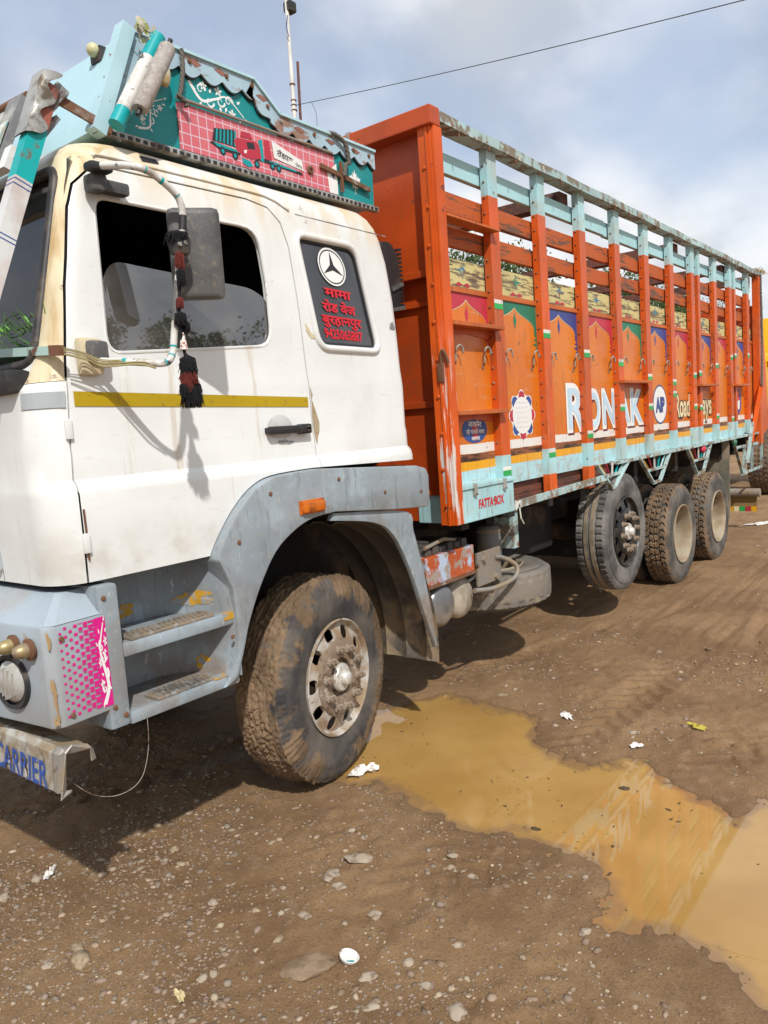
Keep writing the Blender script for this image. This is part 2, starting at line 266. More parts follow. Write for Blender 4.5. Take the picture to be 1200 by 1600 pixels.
# ------------------------------------------------------------------ mesh helpers
class MB:
    """collects shapes into one mesh"""
    def __init__(s): s.v, s.f = [], []
    def add(s, v, f):
        k = len(s.v); s.v += [tuple(p) for p in v]; s.f += [tuple(i+k for i in q) for q in f]; return s
    def box(s, x0, x1, y0, y1, z0, z1, b=0.0):
        if b <= 0:
            v = [(x, y, z) for x in (x0, x1) for y in (y0, y1) for z in (z0, z1)]
            return s.add(v, [(0, 1, 3, 2), (4, 6, 7, 5), (0, 4, 5, 1), (2, 3, 7, 6), (0, 2, 6, 4), (1, 5, 7, 3)])
        b = min(b, (x1-x0)*0.45, (y1-y0)*0.45, (z1-z0)*0.45)
        bm = bmesh.new(); bmesh.ops.create_cube(bm, size=1.0)
        for q in bm.verts: q.co = Vector(((x0+x1)/2+q.co.x*(x1-x0), (y0+y1)/2+q.co.y*(y1-y0), (z0+z1)/2+q.co.z*(z1-z0)))
        bmesh.ops.bevel(bm, geom=bm.edges[:], offset=b, segments=2, profile=0.6, affect='EDGES')
        return s.bm(bm)
    def bm(s, bm):
        bm.verts.index_update(); v = [p.co[:] for p in bm.verts]; f = [[q.index for q in fc.verts] for fc in bm.faces]; bm.free(); return s.add(v, f)
    def prism(s, poly, axis, a, b, bev=0.0):
        """polygon given in the two other axes, extruded along axis from a to b"""
        def P(p, h): return {'x': (h, p[0], p[1]), 'y': (p[0], h, p[1]), 'z': (p[0], p[1], h)}[axis]
        n = len(poly); v = [P(p, a) for p in poly] + [P(p, b) for p in poly]
        f = [tuple(range(n)), tuple(range(2*n-1, n-1, -1))] + [(i, (i+1) % n, (i+1) % n+n, i+n) for i in range(n)]
        bm = bmesh.new(); vs_ = [bm.verts.new(p) for p in v]
        for q in f: bm.faces.new([vs_[i] for i in q])
        bmesh.ops.recalc_face_normals(bm, faces=bm.faces[:])
        if bev > 0: bmesh.ops.bevel(bm, geom=[e for e in bm.edges if e.is_manifold and e.calc_face_angle(0) > 0.6], offset=bev, segments=2, profile=0.6, affect='EDGES')
        return s.bm(bm)
    def flat(s, poly, y, fn=None):
        """flat polygon in XZ facing -Y"""
        v = [(p[0], (fn(p[0], p[1]) if fn else y), p[1]) for p in poly]; return s.add(v, [tuple(range(len(poly)))])
    def tube(s, path, r, n=8, cap=True):
        path = [Vector(p) for p in path]; rr = r if isinstance(r, (list, tuple)) else [r]*len(path); k = len(s.v); prev = None
        for i, p in enumerate(path):
            d = (path[min(i+1, len(path)-1)] - path[max(i-1, 0)]).normalized()
            if prev is None: u = d.orthogonal().normalized()
            else:
                u = prev - d*prev.dot(d); u = u.normalized() if u.length > 1e-6 else d.orthogonal().normalized()
            prev = u; w = d.cross(u)
            for j in range(n):
                a = 2*math.pi*j/n; s.v.append(tuple(p + (u*math.cos(a) + w*math.sin(a))*rr[i]))
        for i in range(len(path)-1):
            for j in range(n): s.f.append((k+i*n+j, k+i*n+(j+1) % n, k+(i+1)*n+(j+1) % n, k+(i+1)*n+j))
        if cap: s.f.append(tuple(k+j for j in range(n-1, -1, -1))); s.f.append(tuple(k+(len(path)-1)*n+j for j in range(n)))
        return s
    def lathe(s, prof, n=48, c=(0, 0, 0), axis='y', closed=False):
        """profile of (radius, height along axis)"""
        k = len(s.v); m = len(prof)
        for j in range(n):
            a = 2*math.pi*j/n; ca, sa = math.cos(a), math.sin(a)
            for r, h in prof:
                p = {'y': (r*ca, h, r*sa), 'z': (r*ca, r*sa, h), 'x': (h, r*ca, r*sa)}[axis]
                s.v.append((p[0]+c[0], p[1]+c[1], p[2]+c[2]))
        for j in range(n):
            for i in range(m if closed else m-1):
                s.f.append((k+j*m+i, k+((j+1) % n)*m+i, k+((j+1) % n)*m+(i+1) % m, k+j*m+(i+1) % m))
        return s
    def ball(s, c, r, n=10, sq=(1, 1, 1)):
        bm = bmesh.new(); bmesh.ops.create_uvsphere(bm, u_segments=n, v_segments=max(4, n//2+1), radius=1.0)
        for q in bm.verts: q.co = Vector((c[0]+q.co.x*r*sq[0], c[1]+q.co.y*r*sq[1], c[2]+q.co.z*r*sq[2]))
        return s.bm(bm)
    def beam(s, p0, p1, w, h, up=(0, 0, 1)):
        """square bar from p0 to p1"""
        p0, p1 = Vector(p0), Vector(p1); d = (p1-p0).normalized(); a = d.cross(Vector(up)).normalized(); b = a.cross(d)
        v = [p + a*(sx*w/2) + b*(sy*h/2) for p in (p0, p1) for sx, sy in ((-1, -1), (1, -1), (1, 1), (-1, 1))]
        return s.add(v, [(3, 2, 1, 0), (4, 5, 6, 7), (0, 1, 5, 4), (1, 2, 6, 5), (2, 3, 7, 6), (3, 0, 4, 7)])
    def mesh(s, name, mats, smooth=None):
        me = bpy.data.meshes.new(name); me.from_pydata(s.v, [], s.f)
        for m in (mats if isinstance(mats, (list, tuple)) else [mats]): me.materials.append(M[m] if isinstance(m, str) else m)
        me.validate(); fix_normals(me)
        if smooth: shade(me, smooth)
        return me
    def build(s, name, mats, parent=None, smooth=None, loc=None): return link(name, s.mesh(name, mats, smooth), parent, loc)
def fix_normals(me):
    bm = bmesh.new(); bm.from_mesh(me); bmesh.ops.recalc_face_normals(bm, faces=bm.faces[:]); bm.to_mesh(me); bm.free()
def shade(me, ang):
    me.polygons.foreach_set('use_smooth', [True]*len(me.polygons)); me.set_sharp_from_angle(angle=math.radians(ang)); me.update()
WORLD = {}
def link(name, me, parent=None, loc=None):
    """loc: None = the mesh is in world coordinates (parents stay unrotated); else a location in the parent's space"""
    o = bpy.data.objects.new(name, me); COL.objects.link(o)
    if parent is not None:
        o.parent = parent; w = WORLD.get(parent.name, Vector((0, 0, 0)))
        if loc is None: o.location = -w; WORLD[o.name] = Vector((0, 0, 0))
        else: o.location = loc; WORLD[o.name] = w + Vector(loc)
    else:
        if loc is not None: o.location = loc
        WORLD[o.name] = Vector(loc) if loc is not None else Vector((0, 0, 0))
    return o
def thing(name, label, cat, loc, group=None):
    o = bpy.data.objects.new(name, None); COL.objects.link(o); o.location = loc; o.empty_display_size = 0.2; WORLD[o.name] = Vector(loc)
    return tag(o, label, cat, group)
def tag(o, label, cat, group=None):
    o['label'] = label; o['category'] = cat
    if group: o['group'] = group
    return o
def setting(o, kind='structure'): o['kind'] = kind; return o
def copy_tree(o, parent=None):
    c = o.copy(); COL.objects.link(c); c.parent = parent
    for ch in o.children: copy_tree(ch, c)
    return c
def boolean(me, cutters, op='DIFFERENCE'):
    a = bpy.data.objects.new('tmp_a', me); COL.objects.link(a); tmp = []
    for cm in cutters:
        b = bpy.data.objects.new('tmp_b', cm); COL.objects.link(b); tmp.append(b)
        md = a.modifiers.new('b', 'BOOLEAN'); md.operation = op; md.solver = 'EXACT'; md.object = b
    dg = bpy.context.evaluated_depsgraph_get(); dg.update()
    r = bpy.data.meshes.new_from_object(a.evaluated_get(dg)); 
    for b in tmp: bpy.data.objects.remove(b)
    bpy.data.objects.remove(a); return r
def text_mesh(body, size, bold=0.0, sx=1.0):
    """flat glyphs in the XY plane from x=0, each island a hair above the last so that strokes never share a plane"""
    c = bpy.data.curves.new('text', 'FONT'); c.body = body; c.size = size; c.offset = bold; c.resolution_u = 4
    o = bpy.data.objects.new('text', c); COL.objects.link(o); dg = bpy.context.evaluated_depsgraph_get(); dg.update()
    me = bpy.data.meshes.new_from_object(o.evaluated_get(dg)); bpy.data.objects.remove(o)
    bm = bmesh.new(); bm.from_mesh(me); bpy.data.meshes.remove(me); seen = set(); k = 0
    for v0 in bm.verts:
        if v0 in seen: continue
        st = [v0]; seen.add(v0); isl = []
        while st:
            q = st.pop(); isl.append(q)
            for e in q.link_edges:
                w = e.other_vert(q)
                if w not in seen: seen.add(w); st.append(w)
        for q in isl: q.co.z = (k % 6)*0.00025
        k += 1
    bm.verts.index_update(); V = [(p.co.x*sx, p.co.y, p.co.z) for p in bm.verts]; F = [[p.index for p in f.verts] for f in bm.faces]; bm.free()
    return V, F
def side_text(name, body, x0, z0, h, y, mat, parent, bold=0.0, width=None, shear=0.0, slope=0.0, yfn=None):
    """lettering on a side that faces -Y, cap height h, fitted to width"""
    V, F = text_mesh(body, h/0.72, bold)
    xs = [p[0] for p in V]; w = max(xs)-min(xs); k = (width/w) if width else 1.0; mn = min(xs)
    mb = MB(); mb.add([(x0+(p[0]-mn)*k+shear*p[1], (yfn(z0+p[1]) if yfn else y)-p[2], z0+p[1]+slope*(p[0]-mn)*k) for p in V], F)
    return mb.build(name, mat, parent)
def ellipse(cx, cz, a, b, n=32): return [(cx+a*math.cos(2*math.pi*i/n), cz+b*math.sin(2*math.pi*i/n)) for i in range(n)]
def smooth_path(pts, n=6):
    """Catmull-Rom through the points"""
    P = [Vector(p) for p in pts]; out = []
    for i in range(len(P)-1):
        a, b, c, d = P[max(i-1, 0)], P[i], P[i+1], P[min(i+2, len(P)-1)]
        for j in range(n):
            t_ = j/n; out.append(0.5*((2*b)+(c-a)*t_+(2*a-5*b+4*c-d)*t_*t_+(3*b-a-3*c+d)*t_**3))
    out.append(P[-1]); return out
def round_poly(pts, r, n=5):
    out = []; k = len(pts); rs = r if isinstance(r, (list, tuple)) else [r]*k
    for i in range(k):
        a, b, c = Vector(pts[i-1]), Vector(pts[i]), Vector(pts[(i+1) % k]); d1, d2 = (a-b), (c-b)
        q = min(rs[i], d1.length*0.45, d2.length*0.45); p1, p2 = b+d1.normalized()*q, b+d2.normalized()*q
        for j in range(n+1):
            t_ = j/n; out.append(tuple((1-t_)**2*p1 + 2*t_*(1-t_)*b + t_*t_*p2))
    return out
def blob(cx, cz, a, b, seed, n=26, rough=0.35):
    rr = random.Random(seed); ph = [rr.uniform(0, 6.28) for _ in range(5)]; out = []
    for i in range(n):
        th = 2*math.pi*i/n; k = 1+rough*(0.5*math.sin(2*th+ph[0])+0.4*math.sin(3*th+ph[1])+0.35*math.sin(5*th+ph[2])+0.3*math.sin(9*th+ph[3]))
        out.append((cx+a*k*math.cos(th), cz+b*k*math.sin(th)))
    return out
# smooth numpy noise
_tab = rng.random((256, 256))
def vnoise(x, y):
    xi, yi = np.floor(x).astype(int), np.floor(y).astype(int); fx, fy = x-xi, y-yi; fx = fx*fx*(3-2*fx); fy = fy*fy*(3-2*fy)
    a, b, c, d = _tab[xi % 256, yi % 256], _tab[(xi+1) % 256, yi % 256], _tab[xi % 256, (yi+1) % 256], _tab[(xi+1) % 256, (yi+1) % 256]
    return (a*(1-fx)+b*fx)*(1-fy)+(c*(1-fx)+d*fx)*fy
def fbm(x, y, oct=4, g=0.5):
    s_ = 0; a = 1; n_ = 0
    for i in range(oct): s_ = s_+a*vnoise(x*2**i+i*17.3, y*2**i+i*9.1); n_ += a; a *= g
    return s_/n_

# ------------------------------------------------------------------ ground with its puddle
PUDDLE = [(2.84, 0.50), (3.20, 0.86), (3.75, 0.66), (4.13, 0.40), (4.10, 0.0), (4.00, -0.37), (3.60, -0.60), (3.62, -0.80), (3.78, -1.06), (3.55, -1.40), (3.40, -1.62), (3.80, -1.70), (4.1, -1.95), (4.0, -2.6), (3.2, -2.9), (2.6, -2.4), (2.40, -1.97), (2.58, -1.75), (2.62, -1.60), (2.48, -1.42), (2.74, -1.34), (2.86, -1.22), (2.78, -1.02), (2.84, -0.86), (2.80, -0.62), (2.82, -0.33), (2.92, -0.05)]
def poly_sd(px, py, poly):
    """signed distance, negative inside"""
    d = np.full(px.shape, 1e9); ins = np.zeros(px.shape, bool); n = len(poly)
    for i in range(n):
        ax, ay = poly[i]; bx, by = poly[(i+1) % n]; ex, ey = bx-ax, by-ay
        t_ = np.clip(((px-ax)*ex+(py-ay)*ey)/(ex*ex+ey*ey), 0, 1); d = np.minimum(d, np.hypot(px-ax-t_*ex, py-ay-t_*ey))
        cr = ((ay > py) != (by > py)); xx = ax+(py-ay)*ex/(ey if abs(ey) > 1e-9 else 1e-9); ins ^= (cr & (px < xx))
    return np.where(ins, -d, d)
def ground_h(x, y):
    x = np.asarray(x, float); y = np.asarray(y, float)
    sd0 = poly_sd(x, y, PUDDLE); sd = sd0+(fbm(x*5, y*5, 5, 0.6)-0.5)*0.30+(fbm(x*26, y*26, 3)-0.5)*0.10
    near = np.exp(-((x-3)**2+(y+0.5)**2)/60.0)
    base = 0.018+0.030*(fbm(x*1.1+4, y*1.1, 3)-0.35)+0.016*(fbm(x*6, y*6, 4)-0.5)+0.009*(fbm(x*24, y*24, 3)-0.5)
    rut = 0.010*np.sin((x*0.25-y)*9+3*fbm(x*0.6, y*0.6, 2))*np.clip((x-4.2)/2, 0, 1)*fbm(x*3, y*3, 2)
    trk = np.zeros(x.shape)
    for y_c, sl, ph in ((-0.75, 0.02, 0.0), (-1.35, 0.05, 2.0), (-2.2, -0.05, 4.0), (-0.15, 0.16, 1.0), (1.0, -0.35, 3.0), (-1.1, -0.42, 5.0)):
        d = y-(y_c+sl*(x-3)+0.10*np.sin(x*0.7+ph)); w_ = np.exp(-(d/0.13)**4); m_ = np.clip((fbm(x*0.8+ph, y*0.8, 2)-0.38)*5, 0, 1)
        trk = trk+w_*m_*(-0.013+0.010*np.sign(np.sin((x+np.abs(d)*0.9)*42))*np.clip(np.abs(np.sin((x+np.abs(d)*0.9)*42))*2, 0, 1))+0.008*m_*np.exp(-((np.abs(d)-0.17)/0.035)**2)
    lump = 0.010*np.clip((fbm(x*11+3, y*11, 3)-0.52)*5, 0, 1)
    h = np.maximum((base+rut*near+trk+lump)*(0.30+0.70*np.clip(sd0/0.45, 0, 1)), 0.005); far = np.clip((np.hypot(x-3, y)-14)/30, 0, 1); h = h+far*(fbm(x*0.15, y*0.15, 3)-0.4)*0.15
    k = np.clip((sd+0.19)/0.30, 0, 1); k = k*k*(3-2*k)
    return -0.035+(h+0.035)*k
def axis_coords(lo, hi, step, far, grow=1.12):
    c = list(np.arange(lo, hi, step)); s_ = step; p = c[-1]
    while p < far: s_ *= grow; p += s_; c.append(p)
    s_ = step; p = c[0]
    while p > -far: s_ *= grow; p -= s_; c.insert(0, p)
    return np.array(c)
gx, gy = axis_coords(0.7, 5.2, 0.0135, 900), axis_coords(-2.3, 1.7, 0.0135, 900)
GX, GY = np.meshgrid(gx, gy, indexing='ij'); GZ = ground_h(GX, GY)
me = bpy.data.meshes.new('ground'); nx, ny = GX.shape
me.vertices.add(nx*ny); me.vertices.foreach_set('co', np.stack([GX, GY, GZ], -1).reshape(-1))
idx = np.arange(nx*ny).reshape(nx, ny); quads = np.stack([idx[:-1, :-1], idx[1:, :-1], idx[1:, 1:], idx[:-1, 1:]], -1).reshape(-1, 4)
me.loops.add(quads.size); me.loops.foreach_set('vertex_index', quads.reshape(-1).astype(np.int32))
me.polygons.add(len(quads)); me.polygons.foreach_set('loop_start', np.arange(0, quads.size, 4, dtype=np.int32)); me.polygons.foreach_set('loop_total', np.full(len(quads), 4, np.int32))
me.update(); me.validate(); me.polygons.foreach_set('use_smooth', [True]*len(me.polygons))
t = NT('wet_brown_mud')
n1, n2, n3 = t.noise(1.3, 5, 0.6), t.noise(9, 7, 0.65), t.noise(75, 6, 0.75)
col = t.mix(t.step(n1, 0.35, 0.65), (0.215, 0.122, 0.056), (0.310, 0.190, 0.094))
col = t.mix(t.math('MULTIPLY', t.step(n2, 0.52, 0.70), 0.65), col, (0.35, 0.235, 0.135))
col = t.mix(t.math('MULTIPLY', t.step(n3, 0.53, 0.62), 0.60), col, (0.115, 0.070, 0.040))
col = t.mix(t.math('MULTIPLY', t.step(t.noise(170, 3, 0.6), 0.62, 0.70), 0.7), col, (0.40, 0.31, 0.22))
col = t.mix(t.math('SUBTRACT', 1.0, t.step(t.xyz()[2], -0.002, 0.007)), col, (0.185, 0.108, 0.050))
t.bump(t.math('ADD', t.math('MULTIPLY', n2, 0.6), t.math('ADD', t.math('MULTIPLY', n3, 0.5), t.math('MULTIPLY', t.noise(190, 4, 0.7), 0.45))), 0.95, 0.022)
me.materials.append(t.done(col, t.math('ADD', t.math('MULTIPLY', t.step(t.xyz()[2], 0.0, 0.014), 0.40), t.math('ADD', t.math('MULTIPLY', n1, 0.3), 0.22)), 0, 0.3))
ground = setting(link('ground', me))

px_, py_ = np.arange(2.0, 4.7, 0.03), np.arange(-3.2, 1.16, 0.03); PX, PY = np.meshgrid(px_, py_, indexing='ij'); mb = MB(); ny_ = len(py_)
mb.v = [(float(a), float(b), 0.0) for a, b in zip(PX.reshape(-1), PY.reshape(-1))]; mb.f = [(i*ny_+j, (i+1)*ny_+j, (i+1)*ny_+j+1, i*ny_+j+1) for i in range(len(px_)-1) for j in range(ny_-1)]
t = NT('muddy_puddle_water')
col = t.mix(t.step(t.noise(1.6, 4, 0.6), 0.3, 0.7), (0.33, 0.188, 0.054), (0.41, 0.248, 0.082))
silt = t.step(t.math('ADD', t.attr('depth')[2], t.math('MULTIPLY', t.math('SUBTRACT', t.noise(14, 6, 0.65), 0.5), 0.022)), 0.001, 0.020); col = t.mix(silt, (0.250, 0.150, 0.070), col)
M['water'] = t.done(col, 0.01, 0, 0.5); t.b.inputs['IOR'].default_value = 1.55
pw = setting(mb.build('puddle_water', 'water')); at = pw.data.attributes.new('depth', 'FLOAT', 'POINT'); at.data.foreach_set('value', (-ground_h(PX, PY)).reshape(-1).astype(np.float32))

# ------------------------------------------------------------------ the truck
W2 = 2.45                                                    # far side of the truck
truck = thing('cargo_truck', 'white cab truck with tall orange slatted cargo body parked on mud', 'truck', (6.0, 1.2, 0.0))
CAB = np.array([  # z, side inset, front x, rear x, front corner radius
    (1.360, .030, 1.340, 3.470, .14), (1.500, .024, 1.335, 3.472, .14), (1.670, .022, 1.330, 3.474, .14), (1.700, .030, 1.332, 3.474, .14), (1.722, .050, 1.335, 3.472, .14),
    (1.800, .052, 1.336, 3.472, .14), (1.835, .058, 1.337, 3.472, .14), (2.040, .056, 1.348, 3.471, .13), (2.090, .060, 1.385, 3.470, .11), (2.140, .064, 1.412, 3.468, .10), (2.300, .070, 1.455, 3.466, .09),
    (2.500, .080, 1.505, 3.460, .08), (2.700, .096, 1.553, 3.442, .08), (2.820, .110, 1.588, 3.415, .09), (2.880, .122, 1.612, 3.392, .10), (2.925, .142, 1.645, 3.365, .12), (2.960, .175, 1.690, 3.335, .14), (2.985, .225, 1.755, 3.290, .16), (3.000, .300, 1.850, 3.220, .18), (3.004, .420, 2.000, 3.100, .2)])
def cab_at(z): return [float(np.interp(z, CAB[:, 0], CAB[:, k])) for k in range(1, 5)]
def side_y(z): return cab_at(z)[0]
def outline(z, off=0.0, n=9):
    s, xf, xr, r = cab_at(z); s += off; xf += off; xr -= off; rr = 0.07; pts = []
    for cx, cy, a0, q in ((xf+r, s+r, 180, r), (xr-rr, s+rr, 270, rr), (xr-rr, W2-s-rr, 0, rr), (xf+r, W2-s-r, 90, r)):
        for i in range(n): a = math.radians(a0+90*i/(n-1)); pts.append((cx+q*math.cos(a), cy+q*math.sin(a)))
    return pts
def cab_solid(off, zs):
    mb = MB(); m = 36
    for z in zs: mb.v += [(p[0], p[1], z) for p in outline(z, off)]
    k = len(zs); mb.f = [(i*m+j, i*m+(j+1) % m, (i+1)*m+(j+1) % m, (i+1)*m+j) for i in range(k-1) for j in range(m)]
    mb.f += [tuple(range(m-1, -1, -1)), tuple((k-1)*m+j for j in range(m))]; return mb
def prism_mesh(poly, a, b, axis='y'): return MB().prism(poly, axis, a, b).mesh('cut', 'white')
ARC_OUT = [(p.x, p.y) for p in smooth_path([(1.985, 1.345, 0), (2.00, 1.385, 0), (2.055, 1.462, 0), (2.12, 1.535, 0), (2.22, 1.612, 0), (2.35, 1.655, 0), (2.62, 1.666, 0)], 5)]
ARCH = ARC_OUT+[(3.37, 1.645), (3.7, 1.645)]
arch_cut = prism_mesh([(1.985, 1.0)]+ARCH+[(3.7, 1.0)], -0.5, 3.0)
DOOR = [(1.450, 1.30), (1.446, 1.68), (1.470, 2.08), (1.520, 2.40), (1.578, 2.68), (1.610, 2.765), (1.67, 2.822), (1.76, 2.848), (2.44, 2.862), (2.56, 2.846), (2.625, 2.79), (2.655, 2.68), (2.668, 2.40), (2.676, 2.06), (2.690, 1.30)]
def grow(poly, d):
    cx = sum(p[0] for p in poly)/len(poly); cz = sum(p[1] for p in poly)/len(poly); out = []
    for i in range(len(poly)):
        a, b = Vector(poly[i-1]), Vector(poly[(i+1) % len(poly)]); tdir = (b-a).normalized(); nrm = Vector((tdir.y, -tdir.x))
        if nrm.dot(Vector(poly[i])-Vector((cx, cz))) < 0: nrm = -nrm
        q = Vector(poly[i])+nrm*d; out.append((q.x, q.y))
    return out
WIN = round_poly([(1.672, 2.735), (1.640, 2.165), (2.480, 2.225), (2.490, 2.50), (2.478, 2.742)], [.06, .07, .09, .02, .10])
SWIN = round_poly([(2.712, 2.752), (2.785, 2.232), (3.248, 2.228), (3.152, 2.752)], [.06, .07, .06, .08])
zs = list(CAB[:, 0]); outer = cab_solid(0, zs).mesh('cab', 'white')
inner = cab_solid(0.032, [1.392]+[z for z in zs if 1.4 < z < 2.965]+[2.972]).mesh('cab_in', 'white')
scr_cut = prism_mesh(round_poly([(0.165, 2.135), (W2-0.165, 2.135), (W2-0.185, 2.835), (0.185, 2.835)], 0.06), 1.2, 1.95, 'x')
solid = boolean(outer, [arch_cut, inner])
door_me = boolean(solid.copy(), [prism_mesh(DOOR, -0.3, 0.20)], 'INTERSECT')
door_me = boolean(door_me, [prism_mesh(WIN, -0.3, 0.5)])
cornerP = [(1.0, 1.2), (1.444, 1.2), (1.440, 1.68), (1.464, 2.066), (1.0, 2.045)]
corner_me = boolean(solid.copy(), [prism_mesh(cornerP, -0.3, 0.42)], 'INTERSECT')
shell_me = boolean(solid, [prism_mesh(grow(DOOR, 0.008), -0.3, 0.204), prism_mesh(grow(cornerP, 0.003), -0.35, 0.424), prism_mesh(SWIN, -0.3, 0.4), scr_cut])
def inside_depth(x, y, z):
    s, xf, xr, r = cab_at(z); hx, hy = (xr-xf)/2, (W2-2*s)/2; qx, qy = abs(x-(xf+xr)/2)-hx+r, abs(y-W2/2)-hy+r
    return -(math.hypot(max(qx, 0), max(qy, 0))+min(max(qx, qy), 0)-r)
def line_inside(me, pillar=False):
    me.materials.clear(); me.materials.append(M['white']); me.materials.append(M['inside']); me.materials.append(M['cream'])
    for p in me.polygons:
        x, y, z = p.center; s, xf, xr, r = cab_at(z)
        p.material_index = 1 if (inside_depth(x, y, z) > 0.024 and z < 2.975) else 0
        # the pillar beside the windscreen and the roof lip are stained cream
        if pillar and p.material_index == 0 and z > 2.07 and x < xf+0.16 and y < 0.5: p.material_index = 2
    fix = bmesh.new(); fix.from_mesh(me); bmesh.ops.triangulate(fix, faces=[f for f in fix.faces if len(f.verts) > 4]); fix.to_mesh(me); fix.free(); shade(me, 28)
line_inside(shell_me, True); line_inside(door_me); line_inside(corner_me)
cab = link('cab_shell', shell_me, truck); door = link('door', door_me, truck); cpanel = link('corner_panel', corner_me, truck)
# strips of tape
def tape(name, x0, x1, za0, za1, zb0, zb1, mat, parent, n=14):
    mb = MB()
    for i in range(n+1):
        k = i/n; x = x0+(x1-x0)*k
        for z in (za0+(zb0-za0)*k, za1+(zb1-za1)*k): mb.v.append((x, side_y(z)-0.003, z))
    mb.f = [(2*i, 2*i+2, 2*i+3, 2*i+1) for i in range(n)]; return mb.build(name, mat, parent)
tape('yellow_strip', 1.482, 2.664, 1.978, 2.030, 1.950, 1.995, 'yellow_strip', door)
mb = MB(); o0, o1 = outline(1.975, -0.003, 9), outline(2.03, -0.003, 9); ring = list(range(1, 9)); 
extra0, extra1 = [(1.448, side_y(1.975)-0.003)], [(1.452, side_y(2.03)-0.003)]
p0 = [o0[i] for i in ring]; p1 = [o1[i] for i in ring]
p0 = [p for p in p0 if p[0] < 1.44]+extra0; p1 = p1[:len(p0)-1]+extra1
for a, b in zip(p0, p1): mb.v += [(a[0], a[1], 1.975), (b[0], b[1], 2.03)]
mb.f = [(2*i, 2*i+2, 2*i+3, 2*i+1) for i in range(len(p0)-1)]; mb.build('grey_strip', 'grey_strip', cpanel)
# grab handle of the door in its shallow dish
mb = MB(); mb.lathe([(0.001, -0.001), (0.07, -0.001), (0.074, 0.004)], 24, (0, 0, 0)); mb.v = [(2.47+p[0]*1.05, side_y(1.86)-0.0035+p[1]*0.2, 1.862+p[2]*0.78) for p in mb.v]; mb.build('handle_dish', paint('shaded_white_dish', (0.52, 0.53, 0.52), 0.4, [(DUST, 9, 0.6, 0.1, dict(amt=.4))], bump=0), door, 40)  # flat disc, its darker white stands in for the shade of the recess
mb = MB(); mb.box(2.365, 2.635, side_y(1.85)-0.045, side_y(1.85)-0.018, 1.832, 1.868, 0.012); mb.box(2.375, 2.41, side_y(1.85)-0.03, side_y(1.85)+.01, 1.836, 1.864, 0.006); mb.box(2.575, 2.64, side_y(1.85)-0.040, side_y(1.85)+.01, 1.826, 1.872, 0.01)
hd = mb.build('handle', 'black', door, 40); MB().lathe([(0.0005, -0.003), (0.010, -0.003), (0.011, 0.002)], 14, (2.612, side_y(1.85)-0.042, 1.85)).build('lock', 'steel', hd, 40)
# window rubbers
def loop_tube(name, poly, r, fn, mat, parent, n=6):
    path = [(p[0], fn(p[1]), p[1]) for p in poly]; path.append(path[0]); return MB().tube(path, r, n, False).build(name, mat, parent, 60)
loop_tube('window_rubber', WIN, 0.009, lambda z: side_y(z)+0.006, 'white', door)
# half lowered pane
GL = round_poly([(1.640, 2.16), (2.492, 2.22), (2.494, 2.43), (2.40, 2.475), (1.90, 2.50), (1.72, 2.51), (1.665, 2.43)], [.01, .01, .06, .05, .05, .05, .06])
MB().prism(GL, 'y', 0.0, 0.005).build('window_pane', 'glass_door', door)
pane = bpy.data.objects['window_pane']
for v in pane.data.vertices: v.co.y += side_y(v.co.z)+0.016
# sleeper window
SW = grow(SWIN, 0.004); fnw = lambda z: side_y(z)+0.002
sw = MB().prism(SWIN, 'y', 0.0, 0.004).build('sleeper_window', 'glass_film', truck)
for v in sw.data.vertices: v.co.y += side_y(v.co.z)+0.012
loop_tube('window_frame', SW, 0.019, fnw, 'white', sw, 8)
loop_tube('window_seal', grow(SWIN, -0.022), 0.006, lambda z: side_y(z)+0.010, 'darkp', sw, 6)
dec = lambda z: side_y(z)+0.0095
def disc(name, cx, cz, a, b, mat, parent, off, shear=0.0, n=40):
    return MB().flat([(p[0]+shear*(p[1]-cz), p[1]) for p in ellipse(cx, cz, a, b, n)], 0, lambda x, z: side_y(z)+off).build(name, mat, parent)
em = disc('emblem', 2.960, 2.632, 0.100, 0.092, 'whitep', sw, 0.0090, -0.12)
mb = MB(); outer_, inner_ = ellipse(2.960, 2.632, 0.091, 0.083, 40), ellipse(2.960, 2.632, 0.085, 0.077, 40)
sh = lambda p: (p[0]-0.12*(p[1]-2.632), side_y(p[1])+0.0082, p[1])
mb.v = [sh(p) for p in outer_]+[sh(p) for p in inner_]; mb.f = [(i, (i+1) % 40, (i+1) % 40+40, i+40) for i in range(40)]; mb.build('emblem_ring', 'darkp', em)
mb = MB()
for k in range(3):
    a = math.radians(90+120*k); tip = (2.960+0.082*math.cos(a), 2.632+0.075*math.sin(a)); l = (2.960+0.016*math.cos(a+1.05), 2.632+0.016*math.sin(a+1.05)); r = (2.960+0.016*math.cos(a-1.05), 2.632+0.016*math.sin(a-1.05))
    q = [sh(p) for p in (tip, l, (2.960, 2.632), r)]; mb.add([(p[0], p[1]-0.0006-0.0001*k, p[2]) for p in q], [(0, 1, 2, 3)])
mb.build('emblem_star', 'darkp', em)
side_text('lettering', 'मामा', 2.880, 2.487, 0.042, 0, 'red', sw, 0.0022, 0.200, -0.05, -0.04, dec)
side_text('lettering', 'रोड वेज', 2.853, 2.412, 0.044, 0, 'red', sw, 0.0020, 0.250, -0.05, -0.03, dec)
side_text('lettering', 'बुरहानपुर', 2.840, 2.352, 0.044, 0, 'red', sw, 0.0020, 0.300, -0.05, -0.03, dec)
side_text('lettering', '9425065887', 2.847, 2.283, 0.046, 0, 'red', sw, 0.0022, 0.290, -0.05, -0.03, dec)
